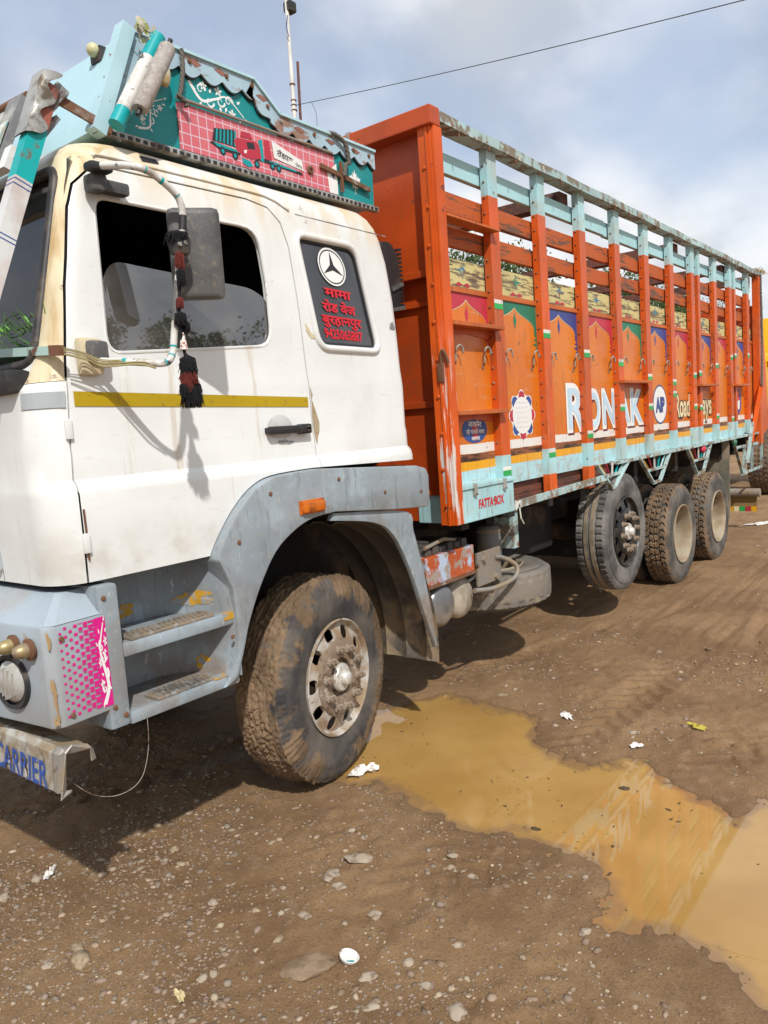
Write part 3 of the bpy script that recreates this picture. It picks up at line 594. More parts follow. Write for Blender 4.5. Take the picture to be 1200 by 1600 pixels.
# patches of filler beside the door seam, a screw dent, small stickers of rust
MB().flat([(2.684, 2.045), (2.700, 2.005), (2.690, 1.985), (2.712, 1.93), (2.732, 1.875), (2.726, 1.83), (2.712, 1.812), (2.700, 1.77), (2.690, 1.80), (2.686, 1.90), (2.688, 1.97)], 0, lambda x, z: side_y(z)-0.0025).build('filler_patch', paint('tan_body_filler', (0.42, 0.34, 0.22), 0.9, [((0.30, 0.2, 0.1), 20, 0.55, 0.06, {})]), cab)
MB().flat([(2.705, 2.345), (2.735, 2.30), (2.775, 2.268), (2.735, 2.272), (2.706, 2.305)], 0, lambda x, z: side_y(z)-0.0025).build('filler_patch', 'cream', cab)
MB().flat(blob(3.385, 2.365, 0.018, 0.024, 3), 0, lambda x, z: side_y(z)-0.003).build('chipped_spot', 'board_grey', cab)
MB().flat(blob(2.49, 1.795, 0.045, 0.010, 9), 0, lambda x, z: side_y(z)-0.003).build('scuff', 'board_grey', door)
MB().flat(round_poly([(1.93, 2.945), (1.925, 2.918), (2.01, 2.925), (2.012, 2.948)], .006), 0, lambda x, z: side_y(z)-0.004).build('roof_slot', 'darkp', cab)
mb = MB(); 
for i in range(25): x = 2.74+0.70*i/24; mb.v += [(x, side_y(2.848)-0.001, 2.848), (x, side_y(2.852)-0.0015, 2.853)]
mb.f = [(2*i, 2*i+2, 2*i+3, 2*i+1) for i in range(24)]; mb.build('roof_seam', 'board_grey', cab)
mb = MB()                                                   # rain gutter over the door
gut = smooth_path([(1.70, 2.882), (1.80, 2.895), (2.45, 2.905), (2.60, 2.895), (2.70, 2.86)], 5)
mb.tube([(p[0], side_y(p[1])-0.003, p[1]) for p in gut], 0.006, 6).build('rain_gutter', 'white', cab, 60)
# inside of the cab
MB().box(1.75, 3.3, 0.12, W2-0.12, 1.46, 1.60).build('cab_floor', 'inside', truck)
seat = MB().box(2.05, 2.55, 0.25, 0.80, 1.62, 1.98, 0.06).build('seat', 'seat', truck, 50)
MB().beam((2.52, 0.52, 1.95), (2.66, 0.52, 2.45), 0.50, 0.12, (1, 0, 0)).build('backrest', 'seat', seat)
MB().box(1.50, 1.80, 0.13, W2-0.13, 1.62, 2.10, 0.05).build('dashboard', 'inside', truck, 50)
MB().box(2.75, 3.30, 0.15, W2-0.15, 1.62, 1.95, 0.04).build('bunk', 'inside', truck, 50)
# windscreen
def xf_at(z): return cab_at(z)[1]
mb = MB(); zz_ = np.linspace(2.10, 2.87, 8)
for z in zz_:
    for y in np.linspace(0.13, W2-0.13, 6): mb.v.append((xf_at(z)+0.016, y, z))
mb.f = [(i*6+j, i*6+j+1, (i+1)*6+j+1, (i+1)*6+j) for i in range(7) for j in range(5)]
ws = mb.build('windscreen', 'glass_screen', truck)
if ws.data.polygons[0].normal.x > 0: ws.data.flip_normals()
SCR = round_poly([(0.165, 2.135), (W2-0.165, 2.135), (W2-0.185, 2.835), (0.185, 2.835)], 0.07)
path = [(xf_at(p[1])+0.004, p[0], p[1]) for p in SCR]; path.append(path[0]); MB().tube(path, 0.020, 8, False).build('windscreen_rubber', 'black', ws, 60)
mb = MB(); mb.box(1.318, 1.345, 0.42, W2-0.42, 1.40, 2.03, 0.01); fp = mb.build('front_panel', 'grey_strip', truck)
MB().box(1.30, 1.40, 0.16, W2-0.16, 2.035, 2.115, 0.02).build('cowl', 'black', truck, 40)
side = MB(); V, F = text_mesh('1', 0.06); side.add([(1.2985, 0.44-p[0], 2.05+p[1]) for p in V], F); side.build('lettering', 'orange', bpy.data.objects['cowl'])

# roof sign box
RB = [(1.785, 3.022), (3.470, 3.022), (3.480, 3.310), (2.760, 3.318), (2.610, 3.428), (1.962, 3.420)]
rb = MB().prism(RB, 'y', 0.215, 2.235).build('roof_box', 'blue_box', truck)
MB().prism([(p[0], p[1]) for p in grow(RB, -0.004)], 'y', 0.203, 0.2145).build('side_board', 'teal', rb)
post_ = MB().beam((1.775, 0.195, 3.00), (1.955, 0.195, 3.435), 0.055, 0.06, (0, 1, 0)).build('corner_angle', 'blue_box', rb)
def scallop(path, h, amp, per, y0, y1, name, mat):
    """strip below a path in XZ with a wavy lower edge"""
    pts = []; L_ = 0.0; n = 0
    for (ax, az), (bx, bz) in zip(path[:-1], path[1:]):
        seg = math.hypot(bx-ax, bz-az); k = max(2, int(seg/0.012))
        for i in range(k): pts.append((ax+(bx-ax)*i/k, az+(bz-az)*i/k, L_+seg*i/k, (bx-ax)/seg, (bz-az)/seg))
        L_ += seg
    pts.append((*path[-1], L_, pts[-1][3], pts[-1][4])); mb = MB()
    for x, z, l, dx, dz in pts:
        hh = h+amp*abs(math.sin(math.pi*l/per))*1.6-amp; nx_, nz_ = dz, -dx
        for y in (y0, y1): mb.v += [(x, y, z), (x+nx_*hh, y, z+nz_*hh)]
    for i in range(len(pts)-1):
        a, b = 4*i, 4*i+4; mb.f += [(a, b, b+1, a+1), (a+2, a+3, b+3, b+2), (a, a+2, b+2, b), (a+1, b+1, b+3, a+3)]
    return mb.build(name, mat, rb)
TOP = [(1.965, 3.425), (2.612, 3.433), (2.762, 3.322), (3.482, 3.314)]
scallop(TOP, 0.078, 0.020, 0.115, 0.186, 0.202, 'scalloped_trim', 'trim')
scallop([(1.965, 3.425), (1.79, 3.03)], -0.085, -0.02, 0.12, 0.1885, 0.2025, 'scalloped_trim', 'trim')
scallop(TOP, 0.084, 0.020, 0.115, 0.1935, 0.2028, 'trim_shadow', 'darkp')  # dark wavy strip standing in for the shadow under the trim
mb = MB()
for (a, b) in zip(TOP[:-1], TOP[1:]): mb.beam((a[0], 0.20, a[1]+0.004), (b[0], 0.20, b[1]+0.004), 0.05, 0.012, (0, 0, 1))
mb.build('top_angle', 'blue_box', rb)
mb = MB(); 
for x, z in ((2.45, 3.40), (2.60, 3.405), (2.69, 3.34), (2.77, 3.295), (3.0, 3.29), (3.3, 3.285), (2.25, 3.40), (3.43, 3.285)): mb.lathe([(0.0005, -0.008), (0.009, -0.008), (0.011, 0.0)], 10, (x, 0.186, z))
setting(mb.build('bolts', 'rust', rb, 40), 'stuff')
MB().box(1.77, 3.482, 0.178, 0.214, 3.000, 3.026, 0.004).build('gutter_strip', 'tin', rb)
mb = MB()
for i in range(48): x = 1.80+i*0.035; mb.box(x, x+0.018, 0.1745, 0.180, 3.004, 3.017)
setting(mb.build('gutter_slots', 'darkp', rb), 'stuff')
mb = MB(); mb.tube([(2.165, 0.187, 3.236), (3.13, 0.187, 3.232)], 0.007, 8); mb.build('poster_rod', 'steel', rb, 60)
poster = MB().box(2.172, 3.150, 0.196, 0.2022, 3.036, 3.226).build('poster', 'poster', rb)
MB().prism([(3.09, 3.13), (3.165, 3.19), (3.165, 3.036), (3.10, 3.036)], 'y', 0.1945, 0.1958).build('torn_corner', 'whitep', rb)
MB().prism([(3.115, 3.13), (3.14, 3.155), (3.14, 3.105)], 'y', 0.1933, 0.1943).build('blue_scrap', 'navy', rb)
mb = MB(); mb.beam((3.03, 0.185, 3.150), (3.42, 0.185, 3.105), 0.012, 0.022, (0, 0, 1)); mb.beam((3.185, 0.182, 3.05), (3.185, 0.182, 3.20), 0.014, 0.014, (0, 1, 0)); mb.build('latch_bar', 'rust', rb)
MB().lathe([(0.010, -0.006), (0.018, -0.008), (0.024, 0.0)], 14, (2.960, 0.192, 3.115)).build('ring_bolt', 'rust', rb, 60)
# picture of a truck and trailer on the poster
Yp = 0.1950
def pic(polys, mat, name, lay):
    for k, p in enumerate(polys): MB().flat(p, Yp-0.0004*lay-0.00005*k).build(name, mat, poster)
pic([[(2.33, 3.100), (2.345, 3.108), (2.51, 3.100), (2.50, 3.082), (2.385, 3.080)], [(2.36, 3.165), (2.475, 3.185), (2.49, 3.112), (2.345, 3.112)], [(2.60, 3.105), (2.90, 3.090), (2.905, 3.076), (2.60, 3.085)]], 'darkp', 'drawing_dark', 1)
pic([[(2.372+i*0.021, 3.166+i*0.003), (2.382+i*0.021, 3.168+i*0.003), (2.374+i*0.021, 3.114), (2.364+i*0.021, 3.114)] for i in range(6)] + [[(2.35, 3.106), (2.50, 3.098), (2.498, 3.092), (2.37, 3.092)], [(2.62, 3.175), (2.645, 3.185), (2.648, 3.085), (2.625, 3.085)], [(2.68, 3.100), (2.86, 3.092), (2.86, 3.085), (2.69, 3.088)], [(2.512, 3.075), (2.56, 3.07), (2.575, 3.05), (2.545, 3.042), (2.515, 3.052)]], 'cyan', 'drawing_teal', 2)
pic([[(2.470, 3.140), (2.49, 3.155), (2.60, 3.165), (2.625, 3.15), (2.632, 3.095), (2.56, 3.080), (2.485, 3.095)], [(2.655, 3.185), (2.69, 3.190), (2.70, 3.10), (2.655, 3.10)], [(2.52, 3.19), (2.57, 3.195), (2.585, 3.17), (2.51, 3.165)]], 'c_red', 'drawing_red', 3)
for cx_, cz_ in ((2.40, 3.078), (2.47, 3.074), (2.60, 3.066), (2.70, 3.078), (2.74, 3.076)):
    pic([ellipse(cx_, cz_, 0.017, 0.018, 16)], 'darkp', 'drawing_wheel', 3.4); pic([ellipse(cx_, cz_, 0.008, 0.009, 12)], 'cyan', 'drawing_hub', 3.7)
pic([[(2.545, 3.150), (2.590, 3.156), (2.597, 3.128), (2.550, 3.122)]], 'darkp', 'drawing_window', 3.5)
pic([[(2.525, 3.110), (2.545, 3.116), (2.540, 3.100), (2.528, 3.098)], [(2.705, 3.195), (2.905, 3.145), (2.912, 3.100), (2.715, 3.118)]], 'whitep', 'drawing_white', 4)
side_text('lettering', 'ਰੰਗਲਾ', 2.735, 3.135, 0.026, Yp-0.0026, 'darkp', poster, 0.0004, 0.105, 0, -0.16)
side_text('lettering', 'ਪੰਜਾਬ', 2.855, 3.112, 0.016, Yp-0.0026, 'darkp', poster, 0.0, 0.048, 0, -0.16)
def stroke(path, w, y):
    P = [Vector(p) for p in path]; mb = MB(); n = len(P)
    for i, p in enumerate(P):
        d = (P[min(i+1, n-1)]-P[max(i-1, 0)]).normalized(); nr = Vector((-d.y, d.x)); ww = w*(1-0.75*i/(n-1))
        mb.v += [(p.x+nr.x*ww, y, p.y+nr.y*ww), (p.x-nr.x*ww, y, p.y-nr.y*ww)]
    mb.f = [(2*i, 2*i+2, 2*i+3, 2*i+1) for i in range(n-1)]; return mb
def floral(name, cx, cz, size, ang, parent, y, mat='whitep', flip=1, squash=1.0):
    """a painted spray: S stem, curls, leaves and a five petal flower"""
    mb = MB(); ca, sa = math.cos(ang), math.sin(ang); lay = [0]
    def T(p): return (cx+size*(p[0]*ca-p[1]*squash*flip*sa), cz+size*(p[0]*sa+p[1]*squash*flip*ca))
    def addp(q, w=None):
        lay[0] += 1; yy = y-0.00012*(lay[0] % 9)
        if w: s_ = stroke([T(p) for p in q], w*size, yy); mb.add(s_.v, s_.f)
        else: mb.flat([T(p) for p in q], yy)
    addp(smooth_path([(-1, .25), (-.6, -.15), (-.1, .02), (.35, .18), (.95, -.2)], 5), .05)
    for ox, oy, dr in ((-.45, .02, 1), (.25, .12, -1), (.55, -.02, 1), (-.15, 0, -1)):
        addp([(ox+.16*(1-k/14)*math.cos(dr*k*.55)-.16, oy+dr*.16+.16*(1-k/14)*math.sin(dr*k*.55)-.05*dr) for k in range(13)], .03)
    for lx, ly, a in ((-.8, .02, 2.2), (-.62, -.2, -1.9), (-.3, .12, 1.2), (.05, -.14, -1.2), (.42, .32, .9), (.7, .12, .6), (.72, -.25, -1.0), (-.95, .3, 2.6), (.97, -.24, -.4), (.3, -.1, -2.0)):
        addp([(lx+.17*math.cos(a), ly+.17*math.sin(a)), (lx+.07*math.cos(a+.7), ly+.07*math.sin(a+.7)), (lx, ly), (lx+.07*math.cos(a-.7), ly+.07*math.sin(a-.7))])
    for fx, fy in ((.02, .26), (.5, -.22), (-.5, .26)):
        for k in range(5):
            a = 2*math.pi*k/5+.3; addp([(fx, fy), (fx+.09*math.cos(a-.45), fy+.09*math.sin(a-.45)), (fx+.15*math.cos(a), fy+.15*math.sin(a)), (fx+.09*math.cos(a+.45), fy+.09*math.sin(a+.45))])
    return mb.build(name, mat, parent)
floral('painted_spray', 2.045, 3.145, 0.098, 1.05, rb, 0.2022)
floral('painted_spray', 2.405, 3.290, 0.155, -0.02, rb, 0.2022)
leaf = [(0, 1), (.12, .62), (.32, .74), (.26, .34), (.5, .55), (.56, .4), (.86, .42), (.70, .1), (.8, 0), (.36, -.3), (.42, -.46), (.05, -.38), (.03, -.9), (-.03, -.9), (-.05, -.38), (-.42, -.46), (-.36, -.3), (-.8, 0), (-.70, .1), (-.86, .42), (-.56, .4), (-.5, .55), (-.26, .34), (-.32, .74), (-.12, .62)]
MB().flat([(3.318+p[0]*0.055, 3.128+p[1]*0.068) for p in leaf], 0.2022).build('painted_leaf', 'whitep', rb)
M['feather'] = paint('brown_feather_paint', (0.25, 0.11, 0.08), 0.6, bump=0)
for i, (x, z) in enumerate(((1.90, 3.30), (1.865, 3.21), (1.835, 3.13), (2.10, 3.405), (2.28, 3.40), (2.42, 3.405), (2.66, 3.365), (2.90, 3.285), (3.12, 3.28), (3.32, 3.28))):
    MB().flat([(x-.04, z+.006), (x-.01, z+.016), (x+.035, z+.004), (x+.005, z-.012)], 0.1850-0.0001*i if x > 1.95 else 0.1872).build('painted_feather', 'feather', rb)

lamp = MB().box(1.925, 1.965, 0.335, 0.405, 3.355, 3.415, 0.008).build('marker_lamp', 'black', rb, 40)
MB().ball((1.918, 0.365, 3.398), 0.027, 14).build('lamp_dome', paint('yellowed_dome', (0.50, 0.47, 0.26), 0.3, bump=0), lamp, 60)
MB().ball((2.098, 0.168, 3.30), 0.05, 12, (0.62, 0.4, 1.05)).build('carved_ornament', paint('ochre_ornament', (0.42, 0.32, 0.14), 0.6, [((0.55, 0.52, 0.42), 10, 0.5, 0.06, {}), ((0.35, 0.10, 0.02), 9, 0.62, 0.05, {})]), rb, 60)

# painted pole with the grey roll, lashed to the roof corner
pl = MB().tube([(1.812, 0.115, 3.015), (1.850, 0.115, 3.078)], 0.030, 16).build('painted_pole', 'cyan', truck, 50)
MB().tube([(1.850, 0.115, 3.078), (1.985, 0.115, 3.302)], 0.0298, 16).build('white_band', 'white_tube', pl, 50)
MB().tube([(1.985, 0.115, 3.302), (2.045, 0.115, 3.402)], 0.030, 16).build('teal_band', 'cyan', pl, 50)
ro = MB().tube([(1.885, 0.06, 3.075), (1.89, 0.06, 3.084), (2.04, 0.06, 3.340), (2.045, 0.06, 3.350)], [0.026, 0.032, 0.032, 0.025], 16).build('wrapped_roll', 'wrap', truck, 50)
MB().tube([(1.872, 0.06, 3.052), (2.06, 0.06, 3.378)], 0.010, 8).build('roll_rod', 'darkp', ro, 60)
mb = MB(); r_ = random.Random(8)
for k in range(26):
    c_ = Vector((1.985+r_.uniform(-.03, .03), 0.11+r_.uniform(-.015, .015), 3.405+r_.uniform(-.02, .025))); a_ = r_.uniform(0, 6.28); d_ = Vector((math.cos(a_), .3*r_.uniform(-1, 1), math.sin(a_)))*r_.uniform(.018, .034); e_ = Vector((-d_.z, r_.uniform(-.01, .01), d_.x))*.45
    mb.add([c_-e_*.4, c_+d_*.6-e_, c_+d_, c_+d_*.6+e_], [(0, 1, 2, 3)])
mb.build('faded_cloth_flower', paint('lime_cloth', (0.36, 0.40, 0.15), 0.8, [((0.50, 0.46, 0.40), 30, 0.5, 0.05, {})]), pl)
# upright guard in front of the windscreen
g0, g1 = Vector((1.13, 0.20, 1.95)), Vector((1.620, 0.20, 3.16))
def on_guard(z): k = (z-g0.z)/(g1.z-g0.z); return g0+(g1-g0)*k
gp = MB().beam(on_guard(1.95), on_guard(2.765), 0.062, 0.055, (0, 1, 0)).build('guard_post', 'peach', truck)
MB().beam(on_guard(2.765), on_guard(2.960), 0.062, 0.055, (0, 1, 0)).build('teal_section', paint('turquoise_paint', (0.0, 0.36, 0.36), 0.4, [((0.16, 0.10, 0.07), 12, 0.60, 0.04, {})]), gp)
MB().beam(on_guard(2.960), on_guard(3.12), 0.062, 0.055, (0, 1, 0)).build('salmon_section', 'salmon', gp)
for z in (2.735, 2.752, 2.545, 2.560):
    MB().beam(on_guard(z), on_guard(z+0.004), 0.0632, 0.0562, (0, 1, 0)).build('painted_line', 'navy', gp)
mb = MB(); nn = 24
for i, z in enumerate(np.linspace(2.93, 3.16, nn)):
    c0 = on_guard(z); wv = 0.016*math.sin(i*0.62)
    for dx, dy in ((-0.045, 0.045), (-0.048, 0.0), (-0.044, -0.036), (-0.020+wv, -0.044), (0.004+wv*1.5, -0.040+0.3*wv), (-0.018+wv, -0.037), (-0.037, -0.030), (-0.041, 0.0), (-0.040, 0.045)): mb.v.append((c0.x+dx, c0.y+dy, z))
mb.f = [(i*9+j, i*9+(j+1) % 9, (i+1)*9+(j+1) % 9, (i+1)*9+j) for i in range(nn-1) for j in range(9)]
mb.build('dented_wrap', 'tin', gp, 50)
MB().beam((1.57, 0.235, 3.02), (1.66, 0.20, 3.125), 0.05, 0.05).build('bracket', 'board_grey', gp)
MB().beam((1.64, 0.20, 3.085), (1.83, 0.17, 3.015), 0.012, 0.035).build('tie_bar', 'rust', gp)
# sun visor boards over the windscreen
vb = MB().prism([(1.50, 2.90), (1.53, 2.885), (1.66, 3.14), (1.63, 3.15)], 'y', 0.50, W2-0.3).build('visor_board', paint('visor_tile_white', (0.56, 0.56, 0.54), 0.5, [((0.24, 0.22, 0.19), 3, 0.52, 0.1, {})]), truck)
MB().beam((1.475, 0.40, 2.86), (1.60, 0.40, 3.13), 0.10, 0.03, (1, 0, 0)).build('visor_plank', 'board_grey', vb)
MB().beam((1.505, 0.25, 2.87), (1.63, 0.25, 3.02), 0.11, 0.02, (1, 0, 0)).build('visor_plank', 'board_grey', vb)
mb = MB(); q = Vector((1.475, 0.40, 2.86)); d_ = Vector((0.125, 0, 0.27)); 
mb.v = [tuple(q+d_*a+Vector((-0.019, b, 0.008))) for a, b in ((.12, .035), (.12, -.04), (.62, -.04), (.62, .03))]; mb.f = [(0, 1, 2, 3)]; mb.build('white_daub', paint('white_teal_daub', (0.55, 0.58, 0.54), 0.7, [((0.02, 0.32, 0.30), 12, 0.55, 0.06, {}), ((0.3, 0.28, 0.22), 16, 0.56, 0.05, {})]), vb)
MB().prism([(1.46, 2.84), (1.49, 2.83), (1.53, 2.915), (1.50, 2.925)], 'y', 0.30, W2-0.3).build('visor_lip', 'whitep', vb)
MB().tube([(1.62, 0.36, 3.14), (1.66, 0.8, 3.19), (1.67, 1.6, 3.2)], 0.018, 8).build('visor_edge', 'rust', vb, 50)
MB().beam((1.425, 0.025, 2.165), (1.395, 0.75, 2.225), 0.022, 0.030).build('cross_bar', paint('pale_teal_bar', (0.36, 0.52, 0.48), 0.5, [(RUST, 9, 0.60, 0.05, {})]), truck)
MB().beam((1.427, 0.005, 2.163), (1.424, 0.06, 2.168), 0.025, 0.034).build('rusty_end', 'rust', bpy.data.objects['cross_bar'])

# mirror on its tube frame
ym = -0.20
um = MB().box(1.625, 1.685, 0.015, 0.085, 2.728, 2.79, 0.015).box(1.665, 1.795, 0.045, 0.095, 2.740, 2.785, 0.012).build('mirror_mount', 'mirror_grey', truck, 40)
MB().box(1.600, 1.690, -0.02, 0.035, 2.785, 2.815, 0.012).build('mount_knuckle', 'black', um, 40)
lm = MB().box(1.505, 1.598, 0.022, 0.06, 2.085, 2.215, 0.018).build('mirror_mount', 'cream', truck, 40)
MB().box(1.528, 1.610, 0.0, 0.058, 2.125, 2.205, 0.02).build('mount_cover', 'mirror_grey', lm, 40)
mpath = [(1.640, 0.0, 2.803), (1.660, -0.10, 2.785), (1.672, -0.19, 2.756)] + [(1.72, ym, 2.74), (1.795, ym, 2.70), (1.822, ym, 2.665), (1.824, ym, 2.60), (1.79, ym, 2.45), (1.738, ym, 2.20), (1.722, ym, 2.135), (1.685, ym, 2.104), (1.63, -0.13, 2.113), (1.575, 0.0, 2.130), (1.565, 0.035, 2.135)]
arm = MB().tube(smooth_path(mpath, 4), 0.0125, 12).build('mirror_arm', 'white_tube', truck, 60)
sp = smooth_path(mpath, 4)
for i in (9, 13, 17, 33, 36, 39, 45): MB().tube([sp[i]+(sp[i+1]-sp[i])*0.2, sp[i]+(sp[i+1]-sp[i])*0.62], 0.0131, 12, False).build('cyan_band', 'cyan', arm, 60)
MB().tube([sp[23], sp[24], sp[25]], 0.0135, 12).build('black_tape', 'black', arm, 60)
MB().tube([sp[29], sp[30], sp[31]], 0.0145, 12).build('grey_sleeve', 'mirror_grey', arm, 60)
mh = MB().box(-0.028, 0.028, -0.094, 0.094, -0.163, 0.163, 0.026).mesh('mirror_housing', 'mirror_grey', 60)
mho = link('mirror_housing', mh, truck, Vector((1.908, -0.155, 2.508))-truck.location); mho.rotation_euler = (0, math.radians(-5), math.radians(52))
MB().box(0.0285, 0.0305, -0.08, 0.08, -0.148, 0.148).build('mirror_glass', 'glass_film', mho, None, (0, 0, 0))
cl = MB().box(1.765, 1.83, -0.235, -0.170, 2.480, 2.545, 0.024).build('mirror_clamp', 'black', truck, 50)
for dz in (-0.012, 0.014): MB().lathe([(0.0005, -0.004), (0.007, -0.004), (0.008, 0.001)], 10, (1.785+dz, -0.2355, 2.515+dz*0.3)).build('clamp_screw', 'steel', cl, 50)
# binding of old wire between bar and mirror mount
mb = MB()
for k in range(9):
    a = random.uniform(-.02, .02); mb.tube(smooth_path([(1.43+a*.3, -0.005+a*.5, 2.165+a), (1.50, -0.01+a, 2.15+a*1.2), (1.56, -0.03, 2.125+a), (1.63+a, -0.145+a*.4, 2.118+a*.8), (1.66, -0.185, 2.105+a)], 5), 0.0020, 5)
mb.build('binding_wire', paint('straw_wire', (0.30, 0.25, 0.12), 0.8, bump=0), truck, 60)

# bumper, lamps and guard
BP = [(1.475, 0.0), (1.275, -0.008), (1.245, 0.012), (1.215, 0.30), (1.150, 0.85), (1.130, 1.225), (1.150, 1.6), (1.215, W2-0.30), (1.245, W2-0.012), (1.275, W2+.008), (1.475, W2)]
bp = MB().prism(BP, 'z', 0.895, 1.250, 0.012).build('bumper', 'bumper', truck, 40)
mb = MB(); n = len(BP)
mb.v = [(p[0]+.008 if p[0] < 1.4 else p[0], p[1], 1.249) for p in BP]+[(max(p[0]+0.10, 1.36) if p[0] < 1.4 else p[0], 0.10+(p[1])*(W2-0.20)/W2, 1.335) for p in BP]
mb.f = [(i, i+1, i+1+n, i+n) for i in range(n-1)]+[(n-1, 0, n, 2*n-1), tuple(range(n, 2*n))]; mb.build('bumper_top', 'bumper', bp)
M['tan_edge'] = paint('bare_tan_edge', (0.36, 0.24, 0.12), 0.8)
for cz_, a_, b_, sd_ in ((1.20, 0.007, 0.034, 41), (1.02, 0.011, 0.050, 42), (0.93, 0.012, 0.022, 43)):
    mb = MB(); bl = blob(0, 0, a_, b_, sd_, 22, 0.5); mb.add([(1.2555+p[0]*0.75, -0.0095-0.45*min(p[0], 0) if p[0] > -0.02 else 0, cz_+p[1]) for p in bl], [tuple(range(len(bl)))]); mb.build('worn_patch', 'tan_edge', bp)
hl = MB().lathe([(0.082, -0.012), (0.096, -0.016), (0.10, 0.0)], 32, (0, 0, 0), 'x').mesh('headlamp', 'black', 50)
hlo = link('headlamp', hl, truck, Vector((1.224, 0.205, 1.045))-truck.location); hlo.rotation_euler = (0, 0, math.radians(6))
MB().lathe([(0.0005, -0.030), (0.03, -0.027), (0.06, -0.016), (0.074, -0.003)], 28, (-0.004, 0, 0), 'x').build('lens', 'lens', hlo, 60, (0, 0, 0))
MB().lathe([(0.0005, -0.0035), (0.094, -0.0035)], 28, (0, 0, 0), 'x').build('reflector', 'darkp', hlo, 60, (0, 0, 0))
for y_, z_ in ((0.075, 1.172), (0.165, 1.178)):
    il = MB().lathe([(0.036, 0.0), (0.038, -0.012), (0.026, -0.018)], 20, (1.243-y_*0.09, y_, z_), 'x').build('indicator_lamp', 'rust', truck, 50)
    MB().lathe([(0.026, -0.012), (0.026, -0.035), (0.018, -0.058), (0.0005, -0.066)], 18, (1.243-y_*0.09, y_, z_), 'x').build('brass_cap', 'brass', il, 50)
# pink chequer sticker on the bumper side, denser towards the rear
mb = MB(); nrow = 22
for r in range(nrow):
    zt = 1.236-0.318*r/nrow; hgt = 0.318/nrow
    for c_ in range(8):
        if (r+c_) % 2 == 0 and c_ < 4: continue
        w = 0.0185*(0.50+0.080*c_); x0 = 1.292+0.0185*c_+ (0.0 if c_ < 6 else 0.0); z0 = zt-hgt*((0.55+0.055*c_) if (r+c_) % 2 else 0.16*(c_-3))
        ya, yb = -0.0105+(x0-1.275)*0.04, -0.0105+(x0+w-1.275)*0.04; mb.add([(x0, ya, z0), (x0+w, yb, z0), (x0+w, yb, zt), (x0, ya, zt)], [(0, 1, 2, 3)])
setting(mb.build('pink_chequers', 'pink', bp), 'stuff')
stp = MB().add([(1.428, -0.0042, 0.915), (1.470, -0.0026, 0.915), (1.470, -0.0026, 1.238), (1.428, -0.0042, 1.238)], [(0, 1, 2, 3)]).build('pink_band', 'pink', bp)
floral('painted_scroll', 1.449, 1.075, 0.150, math.pi/2, stp, -0.0050, 'whitep', 1, 0.36)
gd_m = paint('battered_white_guard', (0.46, 0.46, 0.44), 0.5, [((0.24, 0.18, 0.11), 5, 0.52, 0.10, dict(rough=0.9)), ((0.12, 0.08, 0.05), 12, 0.60, 0.05, {})])
def guard_sheet(ys, jit, seed):
    r_ = random.Random(seed); prof_ = [(1.262, 0.690), (1.236, 0.700), (1.246, 0.822), (1.262, 0.836), (1.345, 0.818), (1.352, 0.780)]; mb = MB(); n_ = len(prof_)
    for i_, y_ in enumerate(ys):
        for (px_, pz_) in prof_: mb.v.append((px_+jit*r_.uniform(-1, 1)*(0.5+i_), y_+jit*r_.uniform(-.5, .5), pz_+jit*r_.uniform(-1, 1)*(0.5+i_)-0.02*max(0, 0.6-y_)))
    mb.f = [(i_*n_+j_, i_*n_+j_+1, (i_+1)*n_+j_+1, (i_+1)*n_+j_) for i_ in range(len(ys)-1) for j_ in range(n_-1)]; return mb
gd = guard_sheet([2.40, 1.8, 1.2, 0.9, 0.6, 0.45, 0.3, 0.15, 0.03], 0.0, 1).build('lower_guard', gd_m, truck)
ce = guard_sheet([0.034, 0.015, -0.005, -0.025, -0.04], 0.0036, 3).build('crumpled_end', 'steel', gd)
for o_, t_ in ((gd, 0.008), (ce, 0.006)): q_ = o_.modifiers.new('thickness', 'SOLIDIFY'); q_.thickness = t_; q_.offset = 1
V, F = text_mesh('CARRIER', 0.115/0.72, 0.002); xs = [p[0] for p in V]; k = 0.37/(max(xs)-min(xs)); mb = MB()
mb.add([(1.2370+0.010*(p[1]*0.80)/0.122-0.013-p[2], 0.425-(p[0]-min(xs))*k, 0.700+p[1]*0.80-0.02*(0.6-(0.425-(p[0]-min(xs))*k))) for p in V], F); mb.build('lettering', paint('worn_blue_lettering', (0.03, 0.09, 0.36), 0.5, [((0.5, 0.48, 0.44), 16, 0.62, 0.03, {})], bump=0), gd)

MB().tube(smooth_path([(1.30, 0.10, 0.70), (1.38, 0.06, 0.60), (1.47, 0.03, 0.565), (1.545, 0.0, 0.60), (1.59, 0.0, 0.70), (1.60, 0.0, 0.815)], 6), 0.0013, 5).build('loose_wire', 'hook', truck, 60)
